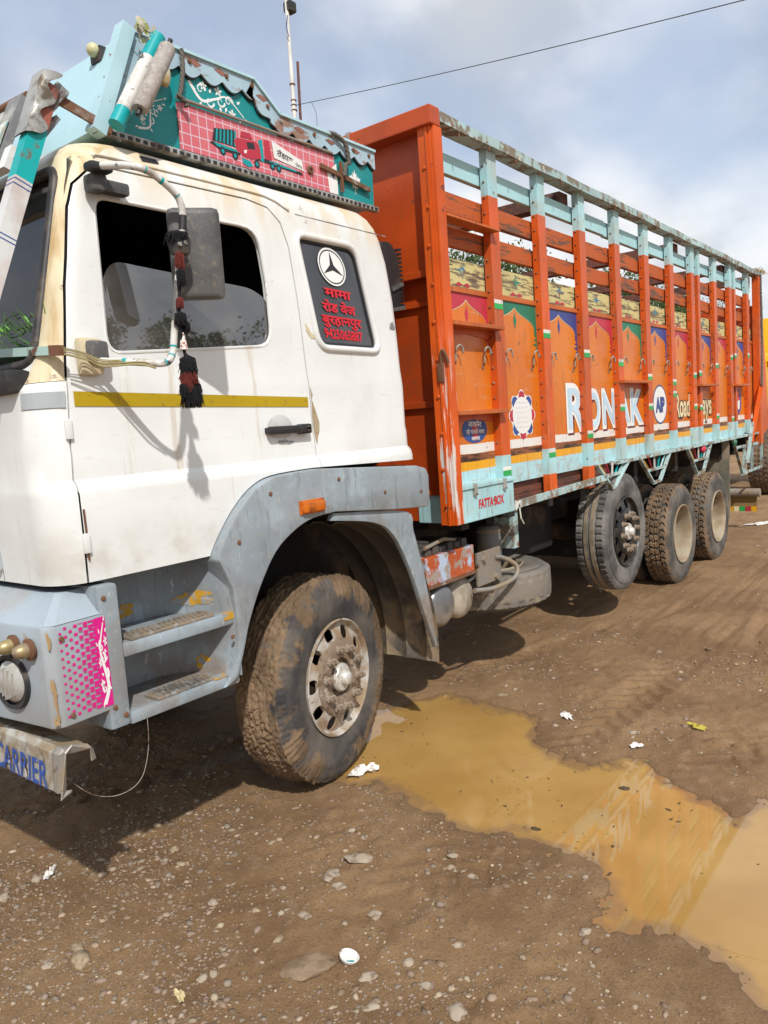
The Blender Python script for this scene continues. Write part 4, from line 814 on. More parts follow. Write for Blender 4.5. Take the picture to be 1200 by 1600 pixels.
# steps
st = MB().box(1.452, 1.536, 0.0, 0.30, 0.818, 1.345, 0.014).build('step_panel', 'grey', truck, 40)
mb = MB()
for z0, z1 in ((1.066, 1.116), (0.812, 0.858)):
    mb.prism([(1.535, 0.30), (1.535, 0.004), (2.055, -0.004), (2.055, 0.30)], 'z', z0, z1, 0.010)
mb.build('step_shelf', 'grey', st, 40)
mb = MB(); pth = [(1.535, 0.27), (1.80, 0.272), (1.90, 0.25), (1.98, 0.16), (2.035, 0.03), (2.06, -0.015)]
pth = smooth_path([(p[0], p[1], 0) for p in pth], 4)
for p in pth: mb.v += [(p.x, p.y, 0.845), (p.x, p.y, 1.40)]
mb.f = [(2*i, 2*i+2, 2*i+3, 2*i+1) for i in range(len(pth)-1)]; mb.build('step_back', 'grey', st, 60)
for x0, x1, z in ((1.575, 1.965, 1.1165), (1.665, 1.930, 0.8585)):
    tr = MB().box(x0, x1, 0.010, 0.105, z, z+0.012, 0.003).build('step_tread', 'tread_metal', st)
    mb = MB(); k = int((x1-x0)/0.024)
    for i in range(k):
        for j in range(3): xx = x0+0.01+i*0.024+(j % 2)*0.008; mb.box(xx, xx+0.014, 0.018+j*0.03, 0.040+j*0.03, z+0.012, z+0.0165)
    setting(mb.build('tread_ridges', 'tread_metal', tr), 'stuff')
for i, (cx, cz, a, b) in enumerate(((1.72, 1.170, 0.050, 0.024), (1.975, 1.175, 0.040, 0.034), (1.985, 0.905, 0.014, 0.028))):
    yy = lambda x: float(np.interp(x, [p.x for p in pth], [p.y for p in pth]))-0.004
    mb = MB(); bl = blob(cx, cz, a, b, 20+i); mb.add([(cx, yy(cx), cz)]+[(p[0], yy(p[0]), p[1]) for p in bl], [(0, j+1, (j+1) % len(bl)+1) for j in range(len(bl))]); mb.build('yellow_daub', 'mustard', st)
MB().box(1.93, 2.03, -0.002, 0.05, 0.8585, 0.8605).build('yellow_edge', 'mustard', st)
MB().box(2.0, 2.05, -0.0065, 0.03, 1.09, 1.1175).build('yellow_edge', 'mustard', st)
# fender
ARC_IN = [(p.x, p.y) for p in smooth_path([(2.035, 0.842, 0), (2.085, 0.96, 0), (2.12, 1.05, 0), (2.20, 1.19, 0), (2.31, 1.325, 0), (2.44, 1.402, 0), (2.56, 1.437, 0), (2.72, 1.447, 0)], 4)]
FEN = [(1.960, 0.815)]+ARC_IN+[(3.17, 1.40), (3.485, 1.376), (3.503, 1.40), (3.508, 1.55), (3.485, 1.592), (3.40, 1.612)]+[(p[0]+0.002, p[1]-0.005) for p in reversed(ARC_OUT)]+[(1.995, 1.33), (2.045, 1.22), (2.055, 1.10), (2.05, 0.95), (2.02, 0.875)]
fn = MB().prism(FEN, 'y', -0.022, 0.26, 0.012).build('fender', 'grey', truck, 40)
ml = MB().box(2.475, 2.625, -0.048, -0.020, 1.470, 1.520, 0.012).build('side_marker', 'lens_amber', truck, 40)
MB().box(2.468, 2.632, -0.030, -0.0205, 1.463, 1.527, 0.004).build('marker_base', 'lens_amber', ml)
fin = smooth_path([(2.70, 1.405, 0), (3.02, 1.352, 0), (3.18, 1.262, 0), (3.31, 1.05, 0), (3.40, 0.82, 0), (3.505, 0.565, 0)], 4); fout = smooth_path([(3.515, 0.585, 0), (3.475, 0.82, 0), (3.415, 1.08, 0), (3.36, 1.26, 0), (3.30, 1.375, 0), (2.72, 1.440, 0)], 4)
MB().prism([(p.x, p.y) for p in fin+fout], 'y', 0.0, 0.03, 0.005).build('mudguard_fin', 'grey', truck, 40)
mb = MB(); nA, nB = 22, 14
for i in range(nA+1):
    a = math.radians(92-102*i/nA); r_ = 0.70+0.05*(i/nA)
    for j in range(nB+1):
        y = 0.035+0.52*j/nB; rr_ = r_-(0.018 if j % 4 == 2 else 0.0); mb.v.append((2.835+rr_*math.cos(a), y, 0.60+rr_*math.sin(a)*1.12))
mb.f = [(i*(nB+1)+j, i*(nB+1)+j+1, (i+1)*(nB+1)+j+1, (i+1)*(nB+1)+j) for i in range(nA) for j in range(nB)]
mb.build('wheel_arch_liner', 'liner', truck, 30)
MB().box(1.75, 3.55, 0.66, W2-0.66, 0.72, 1.62).build('engine_housing', 'chassis', truck)
MB().box(1.45, 1.95, 0.31, W2-0.31, 0.85, 1.36).build('front_crossmember', 'chassis', truck)
mb = MB(); mb.box(1.4, 11.3, 0.72, 0.80, 0.86, 1.14); mb.box(1.4, 11.3, W2-0.80, W2-0.72, 0.86, 1.14)
for x in np.arange(3.8, 11.3, 0.9): mb.box(x, x+0.08, 0.8, W2-0.8, 0.90, 1.10)
mb.build('chassis_rail', 'chassis', truck)
MB().box(3.475, 3.66, 0.25, W2-0.25, 1.50, 1.60).build('cab_rear_beam', 'chassis', truck)
ik = MB().prism(round_poly([(3.50, 2.86), (3.50, 2.50), (3.68, 2.48), (3.705, 2.62), (3.69, 2.80), (3.62, 2.87)], 0.03), 'y', 0.22, 0.42, 0.01).build('air_intake', 'black', truck, 40)
mb = MB()
for i in range(14): z = 2.52+i*0.024; mb.box(3.695, 3.715, 0.215, 0.40, z, z+0.012)
setting(mb.build('intake_ribs', 'black', ik), 'stuff')
MB().beam((3.60, 0.214, 2.60), (3.71, 0.214, 2.645), 0.01, 0.02).build('intake_strap', 'mirror_grey', ik)
MB().beam((3.60, 0.214, 2.49), (3.71, 0.214, 2.51), 0.01, 0.02).build('intake_strap', 'mirror_grey', ik)

# bolt heads and screws on the grey lower trim, hinge leaves at the front edge of the door
bh = MB().lathe([(0.0005, -0.006), (0.008, -0.005), (0.010, 0.0)], 10).mesh('bolt_head', 'rust', 40)
for x, y, z, par in ((2.10, -0.022, 1.40, fn), (2.30, -0.022, 1.58, fn), (2.75, -0.022, 1.60, fn), (3.10, -0.022, 1.50, fn), (3.42, -0.022, 1.47, fn), (2.02, -0.022, 1.02, fn), (1.475, 0.0, 1.30, st), (1.515, 0.0, 0.86, st), (1.475, 0.0, 0.90, st), (1.30, -0.009, 1.20, bp), (1.31, -0.009, 0.93, bp)):
    o = link('bolt_head', bh, par, Vector((x, y-0.001, z))-(WORLD[par.name]))
for z in (1.50, 1.90):
    MB().box(1.438, 1.462, side_y(z)-0.010, side_y(z)+0.004, z-0.035, z+0.035, 0.003).build('hinge', 'white', door, 40)
MB().tube([(1.452, side_y(1.62)-0.002, 1.62), (1.453, side_y(1.55)-0.003, 1.55), (1.454, side_y(1.44)-0.003, 1.44)], 0.004, 5).build('rust_run', 'rust', door)

for k in range(5): MB().box(-0.036+0.004*abs(k-2)**1.5*0.6, -0.020, -0.042+k*0.020, -0.039+k*0.020, -0.056+abs(k-2)*0.009, 0.056-abs(k-2)*0.009).build('lens_rib', 'lens', hlo, None, (0, 0, 0))

# ------------------------------------------------------------------ wheels (axis Y, outer side at y = 0, inner side at +width)
def tyre_mesh(name, R, w, rim, mat, kind, nth=300, seed=0):
    if kind == 'rib': nth = 460
    prof = [(rim, 0.030), (rim+0.012, 0.012), (rim+0.05, 0.004), (rim+0.10, 0.000), (rim+0.15, 0.004), (R-0.055, 0.012), (R-0.030, 0.020), (R-0.012, 0.032)]
    prof = [(p.x, p.y) for p in smooth_path([(a, b, 0) for a, b in prof], 3)]
    nt = {'rib': 50, 'lug': 30, 'road': 30, 'plain': 22}[kind]; y0, y1 = 0.036, w-0.036
    tread = [(R+0.004*math.sin(math.pi*k/nt)-0.004, y0+(y1-y0)*k/nt) for k in range(nt+1)]
    back = [(r, w-y) for r, y in reversed(prof)]; full = prof+tread+back; m = len(full); i0, i1 = len(prof), len(prof)+nt
    V = np.zeros((nth, m, 3)); mud = np.zeros((nth, m)); th = np.arange(nth)*2*math.pi/nth
    for i, (r, y) in enumerate(full):
        rr = np.full(nth, r); yy = np.full(nth, y); md = np.zeros(nth); s = (y-y0)/(y1-y0)
        big = fbm(th*4+seed+0.001*i, np.full(nth, y*14+5), 3); big = np.where(th > 5.9, big*(1-(th-5.9)/0.383)+fbm(np.zeros(nth)+seed, np.full(nth, y*14+5), 3)*((th-5.9)/0.383), big)
        fine = np.array([mnoise.noise(Vector((math.cos(a)*R*48, y*48, math.sin(a)*R*48+seed)))+0.7*mnoise.noise(Vector((math.cos(a)*R*110, y*110, math.sin(a)*R*110+seed))) for a in th]) if kind in ('rib', 'lug') else 0
        if i0 <= i <= i1:
            if kind == 'rib':
                groove = 1.0 if min(abs(s-g) for g in (0.22, 0.42, 0.60, 0.80)) < 0.022 else 0.0
                fill = np.clip((big-0.25)*3, 0, 1); rr = rr-0.012*groove*(1-fill)+0.009*fill*(0.3+fine)+0.004*fine; md = 0.50+0.6*fill
            elif kind == 'lug':
                k = 46; ph = (th*k/(2*math.pi)+(0.5 if s > 0.5 else 0.0)+0.35*math.sin(s*12)) % 1.0
                g = (np.minimum(ph, 1-ph) < 0.13).astype(float); 
                if min(abs(s-q) for q in (0.26, 0.5, 0.74)) < 0.024: g = np.ones(nth)
                rr = rr-0.019*g+0.003*fine; md = 0.62-0.25*g+0.3*(big-0.4)
            elif kind == 'road':
                k = 52; ph = (th*k/(2*math.pi)) % 1.0; edge = s < 0.24 or s > 0.76
                g = ((np.minimum(ph, 1-ph) < 0.16).astype(float) if edge else np.zeros(nth)); 
                if min(abs(s-q) for q in (0.25, 0.5, 0.75)) < 0.03: g = np.ones(nth)
                rr = rr-0.014*g; md = (0.75 if (0.29 < s < 0.46 or 0.54 < s < 0.71) else 0.05)+0.5*(big-0.5)
            else:
                k = 30; ph = (th*k/(2*math.pi)) % 1.0; g = ((ph < 0.3).astype(float) if (s < 0.14 or s > 0.86) else np.zeros(nth)); rr = rr-0.012*g; md = 0.3+0.8*(big-0.45)
        else:
            k = (r-rim)/(R-rim)
            if kind == 'rib': f = np.clip((big-0.20)*2.6, 0, 1)*np.clip((k-0.30)/0.35, 0, 1); yy = yy+(-0.005 if y < w/2 else .005)*f*(0.4+fine); md = 0.72*f+0.16+0.10*fine
            elif kind == 'lug': md = 0.20+0.55*np.clip((k-0.6)/0.4, 0, 1)+0.5*(big-0.5)
            else: md = 0.12+0.35*(big-0.5)
            sg = 1 if y < w/2 else -1
            yy = yy+sg*(0.0022 if (abs(k-0.10) < 0.03 or abs(k-0.42) < 0.03 or abs(k-0.72) < 0.03) else 0.0)
            if k > 0.80: yy = yy+sg*0.0030*(np.sin(th*96) > 0.2)
            if 0.50 < k < 0.64: yy = yy-sg*0.0026*((np.sin(th*37+np.floor(th*9)*1.7) > 0.1) & (np.sin(th*3+seed) > 0.25))
        V[:, i, 0] = rr*np.cos(th); V[:, i, 1] = yy; V[:, i, 2] = rr*np.sin(th); mud[:, i] = md
    idx = np.arange(nth*m).reshape(nth, m); nxt = np.roll(idx, -1, 0)
    F = np.stack([idx[:, :-1], nxt[:, :-1], nxt[:, 1:], idx[:, 1:]], -1).reshape(-1, 4)
    me = bpy.data.meshes.new(name); me.from_pydata(V.reshape(-1, 3).tolist(), [], F.tolist()); me.materials.append(M[mat])
    at = me.attributes.new('mud', 'FLOAT', 'POINT'); at.data.foreach_set('value', mud.reshape(-1).astype(np.float32))
    fix_normals(me); shade(me, 50); return me
def rim_mesh(kind, mat):
    if kind == 'front':
        prof = [(0.302, 0.020), (0.305, 0.004), (0.298, 0.000), (0.290, 0.010), (0.287, 0.030), (0.280, 0.034), (0.262, 0.028), (0.245, 0.020), (0.215, 0.012), (0.195, 0.010), (0.192, 0.017), (0.215, 0.019), (0.262, 0.036), (0.284, 0.046), (0.290, 0.14), (0.305, 0.15)]
    else:
        prof = [(0.302, 0.018), (0.305, 0.002), (0.297, -0.002), (0.286, 0.006), (0.278, 0.022), (0.268, 0.06), (0.262, 0.12), (0.255, 0.165), (0.235, 0.180), (0.150, 0.178), (0.120, 0.170), (0.120, 0.20), (0.24, 0.21), (0.29, 0.20), (0.305, 0.16)]
    me = MB().lathe(prof, 72).mesh('rim', mat)
    if kind == 'front':
        cut = MB()
        for k in range(10):
            a = 2*math.pi*(k+0.5)/10; cut.tube([(0.237*math.cos(a), -0.03, 0.237*math.sin(a)), (0.237*math.cos(a), 0.08, 0.237*math.sin(a))], 0.037, 18)
        me = boolean(MB().lathe(prof+[(0.305, 0.02)], 72).mesh('rim', mat), [cut.mesh('cut', mat)])
    shade(me, 35); return me
def make_wheel(kind, R, w, tyre_kind, tyre_m, rim_m, hub_m, nut_m, cap_m, seed=0):
    """returns a detached wheel (rim with tyre, hub and nuts as its pieces)"""
    wh = bpy.data.objects.new('wheel', rim_mesh(kind, rim_m)); COL.objects.link(wh)
    def sub(name, me):
        o = bpy.data.objects.new(name, me); COL.objects.link(o); o.parent = wh; return o
    sub('tyre', tyre_mesh('tyre', R, w, 0.298, tyre_m, tyre_kind, seed=seed))
    if kind == 'front':
        sub('hub', MB().lathe([(0.205, 0.026), (0.200, 0.004), (0.185, -0.004), (0.120, -0.008), (0.102, -0.002), (0.098, 0.030), (0.080, 0.036), (0.076, 0.0), (0.0005, 0.0)], 48).mesh('hub', hub_m, 40))
        sub('hub_cap', MB().lathe([(0.074, 0.034), (0.074, -0.008), (0.066, -0.018), (0.040, -0.022), (0.036, -0.045), (0.028, -0.052), (0.0005, -0.054)], 32).mesh('hub_cap', cap_m, 40))
        nm = MB().lathe([(0.026, 0.0), (0.025, -0.010), (0.021, -0.012), (0.020, -0.034), (0.012, -0.037), (0.011, -0.050), (0.0005, -0.052)], 10).mesh('wheel_nut', nut_m, 35)
        for k in range(10):
            a = 2*math.pi*k/10+0.2; o = sub('wheel_nut', nm); o.location = (0.155*math.cos(a), -0.006, 0.155*math.sin(a))
    else:
        sub('hub', MB().lathe([(0.155, 0.182), (0.150, 0.165), (0.125, 0.155), (0.115, 0.14), (0.105, 0.132), (0.0005, 0.130)], 36).mesh('hub', hub_m, 40))
        nm = MB().lathe([(0.019, 0.0), (0.019, -0.025), (0.009, -0.026), (0.009, -0.040), (0.0005, -0.04)], 8).mesh('wheel_nut', nut_m, 35)
        for k in range(10):
            a = 2*math.pi*k/10; o = sub('wheel_nut', nm); o.location = (0.190*math.cos(a), 0.178, 0.190*math.sin(a))
        tm = MB().tube([(0.26, 0.10, 0.0), (0.24, 0.05, 0.0)], 0.006, 8).mesh('valve', 'black', 50); o = sub('valve', tm); o.rotation_euler = (0, -0.9*math.pi, 0)
    return wh
def place(wh, x, y, z, rz=0.0, spin=0.0, flip=False):
    wh.parent = truck; wh.location = Vector((x, y, z))-truck.location; wh.rotation_euler = (0, spin, rz+(math.pi if flip else 0)); return wh
fw = place(make_wheel('front', 0.535, 0.30, 'rib', 'tyre', 'rim_white', 'hub_mud', 'hub_mud', 'hub_silver', 1), 2.885, 0.185, 0.553, 0.173, 0.4)
place(copy_tree(fw), 2.885, W2-0.185, 0.553, 0.173, 1.3, True)
dw = place(make_wheel('drive', 0.520, 0.275, 'lug', 'tyre_drive', 'rim_cream', 'rim_cream', 'rim_cream', 'rim_cream', 4), 8.095, 0.0, 0.520, 0, 0.3)
place(copy_tree(dw), 9.445, 0.0, 0.520, 0, 1.9)
dual = dw.children[0].data
for x in (8.095, 9.445):
    for y, f in ((0.62, True), (W2-0.62, False)): place(copy_tree(dw), x, y, 0.520, 0, 2.4, f)
    place(copy_tree(dw), x, W2, 0.520, 0, 1.0, True)
lw = place(make_wheel('front', 0.510, 0.29, 'road', 'tyre_lift', 'rim_black', 'rim_black', 'hub_mud', 'hub_silver', 8), 6.450, -0.03, 0.790, 0, 0.1)
place(copy_tree(lw), 6.45, W2+0.03, 0.79, 0, 0.7, True)
for x, z in ((2.885, 0.56), (6.45, 0.79), (8.095, 0.52), (9.445, 0.52)): MB().tube([(x, 0.28, z), (x, W2-0.28, z)], 0.085, 12).build('axle', 'chassis', truck, 50)
# tyre lying flat in its carrier
sp_t = thing('spare_wheel', 'dusty grey spare wheel slung flat under the orange body behind the air tanks', 'wheel', (4.88, 0.50, 0.50))
s1 = bpy.data.objects.new('rim', rim_mesh('drive', 'rim_cream')); COL.objects.link(s1); s1.parent = sp_t; s1.rotation_euler = (math.pi/2, 0, 0); s1.location = (0, 0, 0.27)
s2 = bpy.data.objects.new('tyre', tyre_mesh('tyre', 0.50, 0.27, 0.298, 'tyre_spare', 'plain', 200, 3)); COL.objects.link(s2); s2.parent = sp_t; s2.rotation_euler = (-math.pi/2, 0, 0); s2.location = (0, 0, 0.27)
s1.rotation_euler = (-math.pi/2, 0, 0)
mb = MB(); mb.tube([(4.98, 0.52, 0.49), (4.98, 0.52, 1.2)], 0.02, 8); mb.box(4.6, 5.36, 0.48, 0.56, 0.478, 0.50); mb.build('spare_carrier', 'chassis', truck)

# ------------------------------------------------------------------ cargo body
XP = [round(q*1.0187, 3) for q in (4.40, 5.06, 5.735, 6.43, 7.13, 7.83, 8.515, 8.715, 9.36, 10.02, 10.20, 10.86)]      # rear edge of each upright
HB0, XE = 3.72, 11.56
# headboard
hb = MB().box(3.795, 3.83, 0.05, W2-0.05, 2.685, 3.47).build('headboard', 'orange_head', truck)
MB().box(3.840, 3.865, 0.04, W2-0.04, 1.24, 2.69).build('lower_sheet', 'orange_head', hb)
for z0, z1, xx in ((2.672, 2.712, 3.775), (2.515, 2.545, 3.815), (1.925, 1.965, 3.815), (1.40, 1.43, 3.82)): MB().box(xx, 3.842, 0.075, W2-0.075, z0, z1, 0.004).build('rib', 'orange_head', hb)
MB().box(3.685, 3.785, -0.055, W2+0.055, 3.455, 3.555, 0.008).build('top_beam', 'orange_head', hb)
mb = MB()
for dx in (0, 0.012, 0.024): mb.tube([(3.68, 0.52+dx, 3.44), (3.68, 0.51+dx, 3.56), (3.79, 0.51+dx, 3.56)], 0.003, 5)
mb.build('wire_lashing', 'steel', hb)
for ys in (0, 1):
    a = (-0.052, 0.055) if not ys else (W2-0.055, W2+0.052)
    mb = MB(); mb.box(3.715, 3.735, a[0]+0.02, a[1], 1.235, 3.456, 0.003); mb.box(3.72, 3.80, a[0] if not ys else a[1]-0.02, a[0]+0.02 if not ys else a[1], 1.235, 3.454, 0.004); mb.box(3.706, 3.716, (-0.012 if not ys else W2), (0.0 if not ys else W2+.012), 1.235, 3.45); mb.box(3.728, 3.80, 0.040 if not ys else W2-0.055, 0.055 if not ys else W2-0.040, 1.24, 3.45)
    cp = mb.build('corner_post', 'orange_worn', truck)
    if not ys:
        mb = MB()
        for i, z in enumerate(np.arange(1.35, 3.42, 0.21)): mb.lathe([(0.0005, -0.010), (0.009, -0.008), (0.013, 0.0)], 10, (3.7145, 0.01+0.01*(i % 2), z), 'x')
        setting(mb.build('rivets', 'orange', cp, 40), 'stuff')
        mb = MB(); mb.tube(smooth_path([(3.716, -0.01, 2.10), (3.70, -0.02, 2.20), (3.695, -0.035, 2.235), (3.70, -0.05, 2.22), (3.715, -0.06, 2.16)], 5), 0.009, 8); mb.box(3.700, 3.713, -0.03, 0.01, 2.06, 2.17, 0.004); mb.build('tarp_hook', 'rust', cp, 50)
# uprights
def upright(xr, far=False, up_to=3.482, down=1.245, wd=0.118):
    f = (lambda y: W2-y) if far else (lambda y: y)
    def bx(mb, x0, x1, y0, y1, z0, z1): mb.box(x0, x1, *sorted((f(y0), f(y1))), z0, z1)
    x0 = xr-wd
    mb = MB(); bx(mb, x0, xr, -0.006, 0.002, 1.596, 3.21); bx(mb, x0, x0+0.008, 0.002, 0.0445, 1.596, 3.21); bx(mb, xr-0.008, xr, 0.002, 0.0445, 1.596, 3.21)
    o = mb.build('upright', 'orange', truck)
    for z0, z1, m, nm in ((3.21, up_to, 'blue', 'blue_head'), (1.415, 1.596, 'blue', 'blue_foot'), (down, 1.415, 'orange', 'foot')):
        if z1-z0 < 0.02: continue
        mb = MB(); bx(mb, x0, xr, -0.006, 0.002, z0, z1); bx(mb, x0, x0+0.008, 0.002, 0.0445, z0, z1); bx(mb, xr-0.008, xr, 0.002, 0.0445, z0, z1); mb.build(nm, m, o)
    if not far:
        mb = MB()
        for i, z in enumerate(np.arange(1.68, 3.44, 0.095)):
            s_ = 0.011; mb.add([(x0-0.001, 0.024, z+s_), (x0-0.001, 0.024-s_, z-s_*.6), (x0-0.001, 0.024+s_, z-s_*.6), (x0-0.010, 0.024, z)], [(0, 1, 3), (1, 2, 3), (2, 0, 3)])
        setting(mb.build('bolts', 'rust', o), 'stuff')
    return o
UP = []
for i, xr in enumerate(XP): UP.append(upright(xr, down=(1.24 if i < 3 else 1.415), wd=(0.118 if i not in (7, 10) else 0.085))); 
for i, xr in enumerate(XP): upright(xr, True, down=1.415)
MB().box(11.40, XE, -0.055, 0.03, 1.25, 3.47, 0.004).build('rear_corner_post', 'orange', truck)
MB().box(11.40, XE, W2-0.03, W2+0.055, 1.25, 3.47, 0.004).build('rear_corner_post', 'orange', truck)
MB().prism([(11.562, 3.30), (11.562, 1.35), (11.95, 1.45), (11.80, 2.40)], 'y', -0.04, -0.01).build('rear_wing_plate', 'orange', truck)
MB().box(11.43, 11.46, 0.04, W2-0.04, 1.30, 3.1).build('tail_gate', 'orange_head', truck)
def sticker(i, z, dx=0.0):
    xr = XP[i]; s_ = MB().box(xr-0.112+dx, xr-0.006+dx, -0.0085, -0.0062, z+0.022, z+0.046).build('white_sticker', 'wsticker', UP[i]); MB().box(xr-0.112+dx, xr-0.006+dx, -0.0085, -0.0062, z-0.012, z+0.0215).build('green_sticker', 'gsticker', UP[i])
for i, z in ((0, 2.535), (0, 1.475), (1, 2.385), (1, 1.545), (2, 2.27), (2, 1.645), (3, 2.215), (3, 1.838), (4, 2.10), (4, 1.83), (5, 2.055), (5, 1.94), (6, 2.13), (6, 1.80), (7, 2.155), (7, 1.785), (8, 2.25), (8, 1.67), (9, 2.36), (10, 2.385), (11, 2.41), (9, 1.62)): sticker(i, z)
# side sheets, one per bay, with painted curtains, hooks and planks
edges = [3.80]+XP+[11.42]; CUR = ['c_red', 'c_green', 'c_blue']
def curtain(xa, xb, ztop, y, mat, parent):
    cx, hw = (xa+xb)/2, (xb-xa)/2
    half = [(0.0, .030), (.05, .044), (.12, .056), (.25, .074), (.40, .088), (.55, .102), (.68, .118), (.77, .140), (.81, .170), (.80, .205), (.88, .222), (.76, .236), (.90, .252), (.72, .268), (.90, .285), (.80, .305), (.93, .312), (1.0, .312)]
    P = [(cx+hw*u, ztop-v) for u, v in half]+[(xb, ztop), (xa, ztop)]+[(cx-hw*u, ztop-v) for u, v in reversed(half[1:])]
    # built as strips between top edge and hem
    mb = MB(); hem = [(cx-hw*u, ztop-v) for u, v in reversed(half)]+[(cx+hw*u, ztop-v) for u, v in half[1:]]
    mb = MB().flat(P, y); 
    d = MB().flat([(cx, ztop-.065), (cx+.022, ztop-.120), (cx, ztop-.180), (cx-.022, ztop-.120)], y)
    o = mb.build('painted_curtain', mat, parent); d.build('painted_diamond', mat, parent)
    hl_ = MB(); 
    s_ = stroke([(cx+hw*u, ztop-v-.004) for u, v in half[:9]], .0028, y-.0004); hl_.add(s_.v, s_.f); s_ = stroke([(cx-hw*u, ztop-v-.004) for u, v in half[:9]], .0028, y-.0004); hl_.add(s_.v, s_.f)
    hl_.build('painted_hem', 'creamp', o)
hook_m = MB().tube(smooth_path([(0, 0.028, -0.085), (0, 0.004, -0.05), (0, 0.0, 0.0), (0.008, -0.004, 0.03), (0.030, -0.010, 0.045), (0.052, -0.012, 0.030), (0.058, -0.012, -0.004)], 4), 0.0066, 8).mesh('hook', 'hook', 60)
for i in range(len(edges)-1):
    xa, xb = edges[i]-(0.0 if i == 0 else 0.0), edges[i+1]-0.118
    if xb-xa < 0.12: continue
    sheet = MB().box(edges[i]-0.07 if i else 3.80, edges[i+1]-0.02, 0.045, 0.055, 1.40, 2.600).build('side_sheet', 'panel', truck)
    MB().box(edges[i]-0.07 if i else 3.80, edges[i+1]-0.02, 0.034, 0.060, 2.598, 2.628).build('sheet_cap', 'ledge', sheet)
    curtain(xa-0.10 if i else 3.83, xb+0.03, 2.596, 0.0438, CUR[i % 3], sheet)
    for hx in (xa+(0.05 if i else 0.12), xb-0.11):
        o = link('hook', hook_m, truck, Vector((hx, 0.018, 2.235))-truck.location); o.rotation_euler = (0, random.uniform(-.08, .08), random.uniform(-.15, .15))
        if i > 9 and hx > 11.3: break
    MB().box(edges[i]-0.07 if i else 3.80, edges[i+1]-0.02, W2-0.055, W2-0.045, 1.40, 2.600).build('side_sheet', 'panel', truck)
for far in (0, 1):
    yy = (0.058, 0.096) if not far else (W2-0.096, W2-0.058)
    brk = [3.82, 6.39, 9.32, 11.42]
    for nm, m, z0, z1 in (('blue_plank', 'wood_blue', 3.275, 3.390), ('orange_plank', 'wood_orange', 3.062, 3.182), ('orange_plank', 'wood_orange', 2.866, 2.980), ('decorated_board', 'wood_yellow', 2.632, 2.795)):
        for k in range(3):
            dz = random.uniform(-.006, .006); mb = MB(); mb.box(brk[k]+0.004, brk[k+1]-0.004, yy[0], yy[1], z0+dz, z1+dz, 0.005); pk = mb.build(nm, m, truck)
            if nm == 'decorated_board' and not far:
                for i in range(len(edges)-1):
                    cx = (edges[i]+edges[i+1]-0.118)/2+0.03
                    if brk[k] < cx < brk[k+1] and edges[i+1]-edges[i] > 0.3:
                        mc = ['c_blue', 'c_green', 'c_blue'][i % 3]; star = []
                        for q in range(16): a = math.pi*q/8; r_ = (0.075 if q % 4 == 0 else 0.034 if q % 2 == 0 else 0.026); star.append((cx+r_*math.cos(a)*1.15, 2.735+dz+r_*math.sin(a)*0.72))
                        MB().flat(star, 0.0565).build('painted_star', paint('flaking_star_paint', (0.05, 0.22, 0.33) if mc == 'c_blue' else (0.03, 0.22, 0.16), 0.7, [((0.20, 0.13, 0.09), 20, 0.52, 0.04, {}), ((0.55, 0.45, 0.12), 25, 0.60, 0.04, {})]) if ('star_'+mc) not in M else M['star_'+mc], pk)
                        fl = MB()
                        for q in (-1, 1): fl.flat([(cx+q*0.0, 2.652), (cx+q*0.05, 2.668), (cx+q*0.085, 2.650), (cx+q*0.05, 2.640)], 0.0565-0.0002*(q > 0))
                        fl.build('painted_petals', 'c_red', pk)
    for k in range(2):
        mb = MB(); n = 60; xs = np.linspace(3.79 if k == 0 else 7.7, 7.7 if k == 0 else XE, n)
        y0, y1 = ((-0.052, 0.055) if not far else (W2-0.055, W2+0.052))
        for j, x in enumerate(xs):
            sag = 0.003*math.sin(x*2.1)+0.003*math.sin(x*7.3)
            mb.v += [(x, y0, 3.484+sag), (x, y1, 3.484+sag), (x, y1, 3.540+sag), (x, y0, 3.540+sag)]
        for j in range(n-1): a = 4*j; mb.f += [(a+q, a+(q+1) % 4, a+4+(q+1) % 4, a+4+q) for q in range(4)]
        mb.f += [(0, 1, 2, 3), (4*n-4, 4*n-3, 4*n-2, 4*n-1)]; rl = mb.build('top_rail', 'blue_rail', truck)
        if not far:
            mb = MB()
            for x in np.arange(xs[0]+0.2, xs[-1], 0.34): mb.tube([(x, -0.045, 3.49), (x, -0.047, 3.462), (x+0.006, -0.047, 3.45)], 0.005, 6)
            setting(mb.build('rail_pins', 'rust', rl), 'stuff')
# cross beams with their gusset ends
for x in (5.62, 8.28, 10.10, 11.36):
    be = MB().box(x-0.07, x+0.07, 0.06, W2-0.06, 3.385, 3.475).build('cross_beam', 'wood_brown', truck)
    MB().prism([(x-0.20, 3.36), (x-0.07, 3.468), (x+0.07, 3.468), (x+0.14, 3.40), (x+0.14, 3.34)], 'y', 0.099, 0.16).build('gusset', 'wood_brown', be)
# step ledges between posts
def ledge(x0, x1, z, th=0.026): 
    o = MB().box(x0, x1, -0.058, 0.043, z, z+th, 0.003).build('ledge', 'ledge', truck)
    if th > 0.02: MB().prism([(x0, z), (x1, z), (x1-0.06, z-0.05), ((x0+x1)/2, z-0.028), (x0+0.06, z-0.05)], 'y', 0.036, 0.0425).build('ledge_gusset', 'orange', o)
ledge(3.80, 4.40, 2.385); ledge(3.80, 4.40, 1.868); ledge(3.80, 4.40, 2.985, 0.014)
ledge(6.43, 7.13, 2.06); ledge(8.72, 9.36, 2.03); ledge(10.21, 10.86, 2.03)
